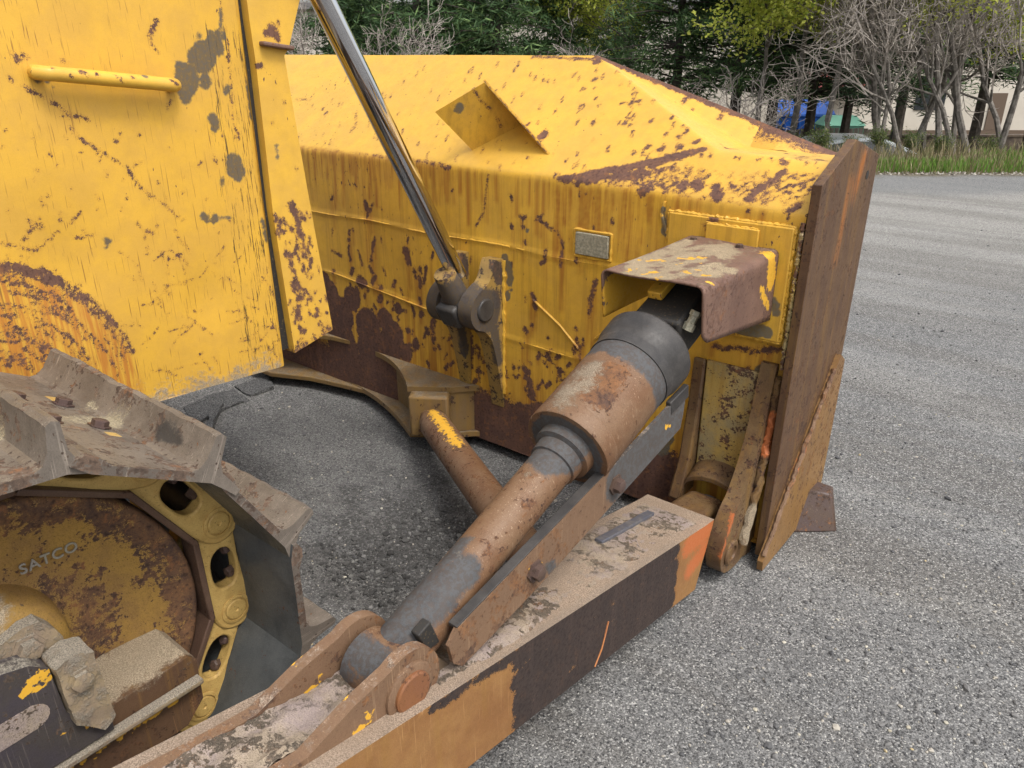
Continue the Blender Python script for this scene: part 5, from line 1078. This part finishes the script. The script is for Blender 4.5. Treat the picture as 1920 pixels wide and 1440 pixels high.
tang = [(1675, 15.6, 0, .72, 1.0, 'slim bare grey tree just right of the rusty blade corner'), (1690, 16.4, 1, .95, 2.2, 'thick leaning grey trunk, leftmost of the thick trunks right of the blade'), (1735, 15.2, 2, .85, 4.0, 'thin bare tree between the two thick leaning grey trunks'),
        (1805, 16.0, 1, .9, .6, 'bare tree with dense fine twigs behind the left end of the green grass'), (1838, 15.4, 2, .95, 3.3, 'bare tree with trunk leaning over the middle of the green grass'),
        (1865, 16.6, 1, 1.05, 1.5, 'stout grey bare tree behind the right half of the green grass'), (1900, 15.8, 0, 1.0, 4.4, 'rightmost bare grey tree at the edge of the photo'), (1940, 16.2, 2, 1.1, 2.9, 'bare tree mostly cut off by the right edge of the photo'),
        (1715, 19.5, 1, 1.05, 3.8, 'bare tree farther back between fence and tangle of grey trees'), (1825, 20.5, 0, 1.2, 2.0, 'tall bare tree farther back in front of the cream wall')]
for u, d, k, s, rz, lb in tang: place_tree('bare_tree', BM[k], u, d, s, rz, lb, 'bare tree', G1)
for i, (u, d, s, rz, lb) in enumerate([(1408, 15.5, .50, .4, 'pale forked bare tree standing alone above the sloping blade guard'), (1252, 16.0, .52, 2.4, 'pale bare tree with crooked limbs above the top corner of the blade'), (1300, 18.5, .45, 4.2, 'thin pale bare tree between the two crooked pale trees')]):
    place_tree('crooked_tree', SM, u, d, s, rz, lb, 'bare tree', 'crooked pale trees beyond the blade')
for i, (u, d, k, s, rz, lb) in enumerate([(600, 14.5, 3, .75, 1, 'bare grey shrub beside the nose post above the blade'), (690, 15.5, 3, .62, 3, 'bare tan shrub just right of the chrome rod above the blade'), (775, 15.0, 3, .6, 5, 'bare tangled shrub below the dark pines above the blade'), (1080, 15.5, 3, .55, 2, 'small pale bare shrub near the top corner of the blade'), (1010, 17, 3, .5, 4.6, 'low bare shrub below the dark pines left of the blade corner'), (1350, 17, 3, .4, .7, 'low bare shrub behind the middle of the sloping guard')]):
    place_tree('bare_shrub', BM[k], u, d, s, rz, lb, 'shrub', 'bare shrubs beyond the blade')
# conifers
def conifer(seed, H_, rb, n_wh, r0, base, dens=1.0, ls=.075):
    r_ = np.random.default_rng(seed); segs = [(np.array((0, 0, H_ * i / 6)), np.array((r_.normal(0, .02), r_.normal(0, .02), H_ * (i + 1) / 6)) * 1.0, r0 * (1 - i / 6.3), r0 * (1 - (i + 1) / 6.3)) for i in range(6)]
    for i in range(5): segs[i + 1] = (segs[i][1], segs[i + 1][1], segs[i + 1][2], segs[i + 1][3])
    pts = []
    for w_ in range(n_wh):
        z = base + (H_ - base) * (w_ / n_wh) ** .95; R_ = rb * (1 - (z - base) / (H_ - base) * .85) * r_.uniform(.75, 1.1)
        for k in range(r_.integers(5, 8)):
            a = r_.uniform(0, 6.28); L = R_ * r_.uniform(.6, 1.1); d = np.array((math.cos(a), math.sin(a), r_.uniform(-.12, .25))); p = np.array((0, 0, z)); q = p + d * L * .5; e = p + d * L + np.array((0, 0, -.08 * L)); segs += [(p, q, .03, .02), (q, e, .02, .007)]
            for m_ in range(int(7 * dens)):
                s_ = r_.uniform(.22, 1.0); cpt = (p + (q - p) * s_ * 2 if s_ < .5 else q + (e - q) * (s_ - .5) * 2) + r_.normal(0, .13 + .07 * L, 3) * np.array((1, 1, .55))
                nn_ = r_.integers(12, 20)
                pts += list(cpt + r_.normal(0, 1, (nn_, 3)) * np.array((.15, .15, .085)))
    V, Fc = leaf_quads(r_, pts, ls * 1.35, .7, .13)
    return tubes_mesh(segs, 6), (V, Fc)
c1 = conifer(41, 9.0, 2.6, 26, .20, 2.5, 1.2, .085); c2 = conifer(42, 8.0, 2.3, 22, .17, 2.3, 1.2, .085); c3 = conifer(43, 9.0, 2.9, 28, .2, .5, 1.4, .09)
CM = [(mesh_of('trunk', c1[0], m_dbark), mesh_of('crown', c1[1], m_pine)), (mesh_of('trunk', c2[0], m_dbark), mesh_of('crown', c2[1], m_pine2)), (mesh_of('trunk', c3[0], m_dbark), mesh_of('crown', c3[1], m_pine))]
G2 = 'dark evergreens beyond the yard'
for u, d, k, s, rz, lb in [(480, 25, 2, 1.0, 0, 'dark evergreen mostly hidden behind the yellow nose post'), (640, 24, 2, 1.0, 1, 'dark evergreen behind the top of the chrome rod'), (790, 22, 2, 1.0, 2, 'dense dark pine over the left half of the blade, right of the chrome rod'), (930, 23, 2, 1.05, 3.4, 'dense dark pine above the bent bracket on the blade'), (1050, 25, 2, .95, 4.4, 'dark pine left of the thin grey utility pole'),
                          (715, 28, 2, 1.1, 5, 'dark evergreen farther back behind the bare tan shrubs'), (870, 29, 2, 1.1, 5.6, 'dark evergreen farther back between the two dense pines'), (1270, 22.5, 0, 1.0, 2.0, 'dark evergreen right of the utility pole with bare lower trunk'), (1385, 21.5, 0, 1.0, .9, 'dark evergreen with thick black trunk left of the blue container'), (1530, 22.0, 1, 1.05, 3.1, 'evergreen whose trunk stands in front of the blue container'),
                          (1600, 22.8, 1, 1.0, 4.0, 'thin trunked evergreen between the blue container and green bin'), (1455, 27, 0, 1.05, 5.3, 'evergreen farther back above the red awning'), (1700, 27, 0, 1.0, 1.3, 'dark evergreen behind the left part of the grey tangle'), (1850, 27.5, 1, 1.2, 2.9, 'dark evergreen behind the right part of the grey tangle'), (1960, 27, 0, 1.1, .3, 'dark evergreen at the right edge behind the grey tangle'), (1150, 30, 2, 1.0, 2.2, 'mid green evergreen far behind the utility pole')]:
    place_tree('evergreen_tree', CM[k], u, d, s, rz, lb, 'evergreen tree', G2)
# trees with fresh yellow-green leaves
def leafy(seed, H_, r0, n_leaf, size, P=dict(PB_, first=[4, 1, 1, 9]), low=.3):
    r_ = np.random.default_rng(seed); segs = []; grow(r_, np.zeros(3), np.array((.02, .0, 1.)), H_, r0, 0, segs, P); tips = [s[1] for s in segs if s[2] < .03 and s[1][2] > low]; idx = r_.integers(0, len(tips), n_leaf)
    pts = [tips[i] + r_.normal(0, .12, 3) for i in idx]; V, Fc = leaf_quads(r_, pts, size, .8, .6)
    return tubes_mesh(segs, 4), (V, Fc)
l1 = leafy(51, 4.4, .09, 22000, .042, low=3.0); l2 = leafy(52, 1.2, .03, 2600, .035, dict(PB_, rmin=.004), .1)
LM = (mesh_of('trunk', l1[0], m_bark), mesh_of('crown', l1[1], m_spring)); LS = (mesh_of('trunk', l2[0], m_bark), mesh_of('crown', l2[1], m_shrub))
for u, d, s, rz, lb in [(1500, 18.5, 1.15, 0, 'tree with yellow-green spring leaves above the blue container'), (1650, 19.5, 1.1, 2, 'tree with yellow-green spring leaves above the rusty end plate'), (1175, 24, 1.1, 1, 'leafy light green tree beside the utility pole'), (1430, 17.5, .98, 3, 'tree with yellow-green spring leaves above the pale forked tree'), (1575, 16.2, .95, 5, 'nearest tree with yellow-green leaves, left of the grey tangle'), (1760, 22, 1.0, 4, 'sparse yellow-green tree inside the grey tangle')]:
    place_tree('leafy_tree', LM, u, d, s, rz, lb, 'tree', 'trees with fresh yellow-green leaves')
for u, d, s, rz, lb in [(1500, 15.2, 0.40, 0, 'low green bush in front of the grey wooden fence'), (1560, 14.8, 0.38, 1, 'low green bush just left of the white car roof'), (1668, 14.2, 0.29, 2, 'low green bush right of the end plate beside the gravel'), (1730, 14.4, 0.29, 3, 'low olive bush at the left end of the green grass'), (1610, 14.6, 0.27, 3.5, 'small olive bush in front of the white car'), (1440, 15.6, 0.38, 4, 'low green bush below the pale forked tree'), (1790, 14.9, 0.34, 5, 'olive bush behind the green grass in the middle of the verge'), (1880, 15.0, 0.34, 5.5, 'olive bush behind the green grass at the right edge'), (560, 15, 0.46, 1, 'yellow-green bush right beside the nose post')]:
    place_tree('green_bush', LS, u, d, s, rz, lb, 'bush', 'low bushes along the verge')

# ------------------------------------------------------------------ things beyond the trees
def local(name, label, cat, u, dep, rz=None):
    t_ = at_depth(u, dep); p = lateral(dep, t_); e = empty(name, (p[0], p[1], gz(dep)), label, cat); e.rotation_euler = (0, 0, az if rz is None else rz); return e
def sub(root, name, mb, mat, **k):
    o = finish(name, mb, mat, None, **k); o.parent = root; return o
t = NT('cream_stucco'); m_wallc = t.fin(t.mix(t.step(t.noise(.5, 5, .6), .3, .7), (.50, .455, .385), (.60, .555, .48)), .9)
t = NT('brown_base'); m_base = t.fin((.12, .085, .06), .9)
t = NT('dark_glass'); m_glass = t.fin((.03, .035, .04), .15)
t = NT('roof_grey'); m_roof = t.fin((.16, .15, .145), .8)
t = NT('red_awning'); m_red = t.fin((.22, .035, .03), .7)
b = local('cream_building', 'long low cream building behind the trees', 'building', 1500, 36)
sub(b, 'wall', MB().box(-28, 30, 0, 10, .35, 5.2), m_wallc); sub(b, 'base_course', MB().box(-28.05, 30.05, -.05, 10.05, -.3, .35), m_base); sub(b, 'roof', MB().box(-28.3, 30.3, -.3, 10.3, 5.2, 5.45), m_roof)
for x in (-20, -14, -8, 5.2, 14, 19):
    w_ = sub(b, 'window', MB().box(x, x + 1.3, -.04, .02, 1.2, 2.6), m_glass); 
sub(b, 'door', MB().box(8.5, 9.2, -.05, .02, .36, 1.9), m_base)
sub(b, 'awning', MB().hexa([(.2, -1.0, 2.15), (2.6, -1.0, 2.15), (2.6, 0, 2.2), (.2, 0, 2.2), (.2, -.9, 2.35), (2.6, -.9, 2.35), (2.6, 0, 2.85), (.2, 0, 2.85)]), m_red)
t = NT('blue_paint'); m_blue = t.fin(t.mix(t.step(t.noise(1.5, 4), .35, .65), (.01, .10, .48), (.02, .14, .60)), .5)
e = local('blue_container', 'bright blue waste container with sloping lid behind the wooden fence', 'container', 1512, 29, az - .12)
sub(e, 'body', MB().hexa([(-.85, -.6, .08), (.9, -.6, .08), (.9, .6, .08), (-.85, .6, .08), (-.9, -.65, 1.45), (.95, -.65, 1.45), (.95, .65, 1.75), (-.9, .65, 1.75)]), m_blue, bevel=.02)
sub(e, 'lid', MB().hexa([(-.95, -.7, 1.46), (1.0, -.7, 1.46), (1.0, .7, 1.78), (-.95, .7, 1.78), (-.95, -.68, 1.56), (1.0, -.68, 1.56), (1.0, .7, 1.98), (-.95, .7, 1.98)]), m_blue, bevel=.02)
for k in range(4): sub(e, 'rib', MB().box(-.7 + .5 * k, -.63 + .5 * k, -.70, -.64, .15, 1.4), m_blue)
for x in (-.7, .7): sub(e, 'wheel', MB().cyl((x, -.5, .08), (x + .05, -.5, .08), .08, 16), m_gap)
sub(e, 'lid_hinge', MB().box(-.35, -.28, -.72, -.66, 1.3, 1.6), m_wallc)
t = NT('green_plastic'); m_grn = t.fin((.10, .28, .20), .6)
e = local('green_bin', 'pale green covered bin behind the right end of the wooden fence', 'bin', 1592, 27)
sub(e, 'body', MB().box(-.75, .6, -.4, .4, .05, 1.30), m_grn, bevel=.03); sub(e, 'lid', MB().hexa([(-.8, -.45, 1.3), (.65, -.45, 1.3), (.65, .45, 1.3), (-.8, .45, 1.3), (-.55, -.1, 1.6), (.4, -.1, 1.6), (.4, .3, 1.6), (-.55, .3, 1.6)]), m_grn, bevel=.02)
t = NT('weathered_boards'); m_wood = t.fin(t.mix(t.step(t.noise(1, 4, .6, t.map(12, 12, 1)), .35, .65), (.10, .08, .065), (.20, .17, .145)), .9)
e = local('wooden_fence', 'weathered grey board fence in front of the blue container', 'fence', 1480, 24, az + .07)
m = MB(); x = -.2
while x < 3.1:
    w_ = .13; m.box(x, x + w_, 0, .02, .02, 1.42 + random.uniform(-.04, .04)); x += w_ + .02
sub(e, 'board_panel', m, m_wood)
for z in (.35, 1.1): sub(e, 'rail', MB().box(-.2, 3.1, .021, .07, z, z + .09), m_wood)
for x in (-.1, 1.4, 2.95): sub(e, 'post', MB().box(x, x + .1, .071, .17, 0, 1.5), m_wood)
t = NT('car_white'); m_car = t.fin((.62, .66, .68), .25)
t = NT('tyre'); m_tyre = t.fin((.02, .02, .02), .8)
e = local('parked_car', 'white car with only its roof showing behind the blade corner', 'car', 1612, 19.0, az + .12)
prof = [(-2.1, .35), (-2.15, .75), (-1.95, .92), (-1.45, .98), (-.85, 1.40), (-.3, 1.47), (.45, 1.46), (1.05, 1.25), (1.5, 1.0), (2.05, .85), (2.15, .6), (2.1, .3)]
def yprism(pr, y0, y1, inset=.0):
    n = len(pr); m = MB(); top = lambda z: inset * max(0, (z - .95)) ; m.addm([(x, y0 + top(z), z) for x, z in pr] + [(x, y1 - top(z), z) for x, z in pr], [tuple(range(n)), tuple(range(n, 2 * n))[::-1]] + [((i + 1) % n, i, n + i, n + (i + 1) % n) for i in range(n)]); return m
sub(e, 'body', yprism(prof, -.85, .85, .45), m_car, bevel=.04, recalc=True)
sub(e, 'window', yprism([(-1.2, 1.0), (-.8, 1.34), (-.3, 1.40), (.4, 1.39), (.95, 1.2), (1.25, 1.0)], -.858, .858, .45), m_glass, recalc=True)
for x in (-1.35, 1.35):
    for y in (-.86, .68):
        wh = sub(e, 'wheel', MB().cyl((x, y, .31), (x, y + .18, .31), .31, 24), m_tyre); 
t = NT('pole_wood'); m_pole = t.fin((.30, .28, .26), .9)
e = local('utility_pole', 'thin pale grey utility pole between the dark pines and crooked trees', 'pole', 1180, 25)
sub(e, 'shaft', MB().cyl((0, 0, 0), (0, 0, 9), .13, 16, .10), m_pole); sub(e, 'crossarm', MB().box(-.9, .9, -.16, -.10, 8.1, 8.22), m_pole)
t = NT('dark_retaining'); m_ret = t.fin(t.mix(t.step(t.noise(3, 4), .4, .6), (.06, .045, .035), (.12, .09, .065)), .9)
e = local('retaining_wall', 'low dark brown wall under the cream building behind the tangle', 'wall', 1760, 31)
sub(e, 'wall_body', MB().box(-6, 14, 0, .25, 0, .55), m_ret); sub(e, 'coping', MB().box(-6.05, 14.05, -.04, .29, .551, .62), m_ret)
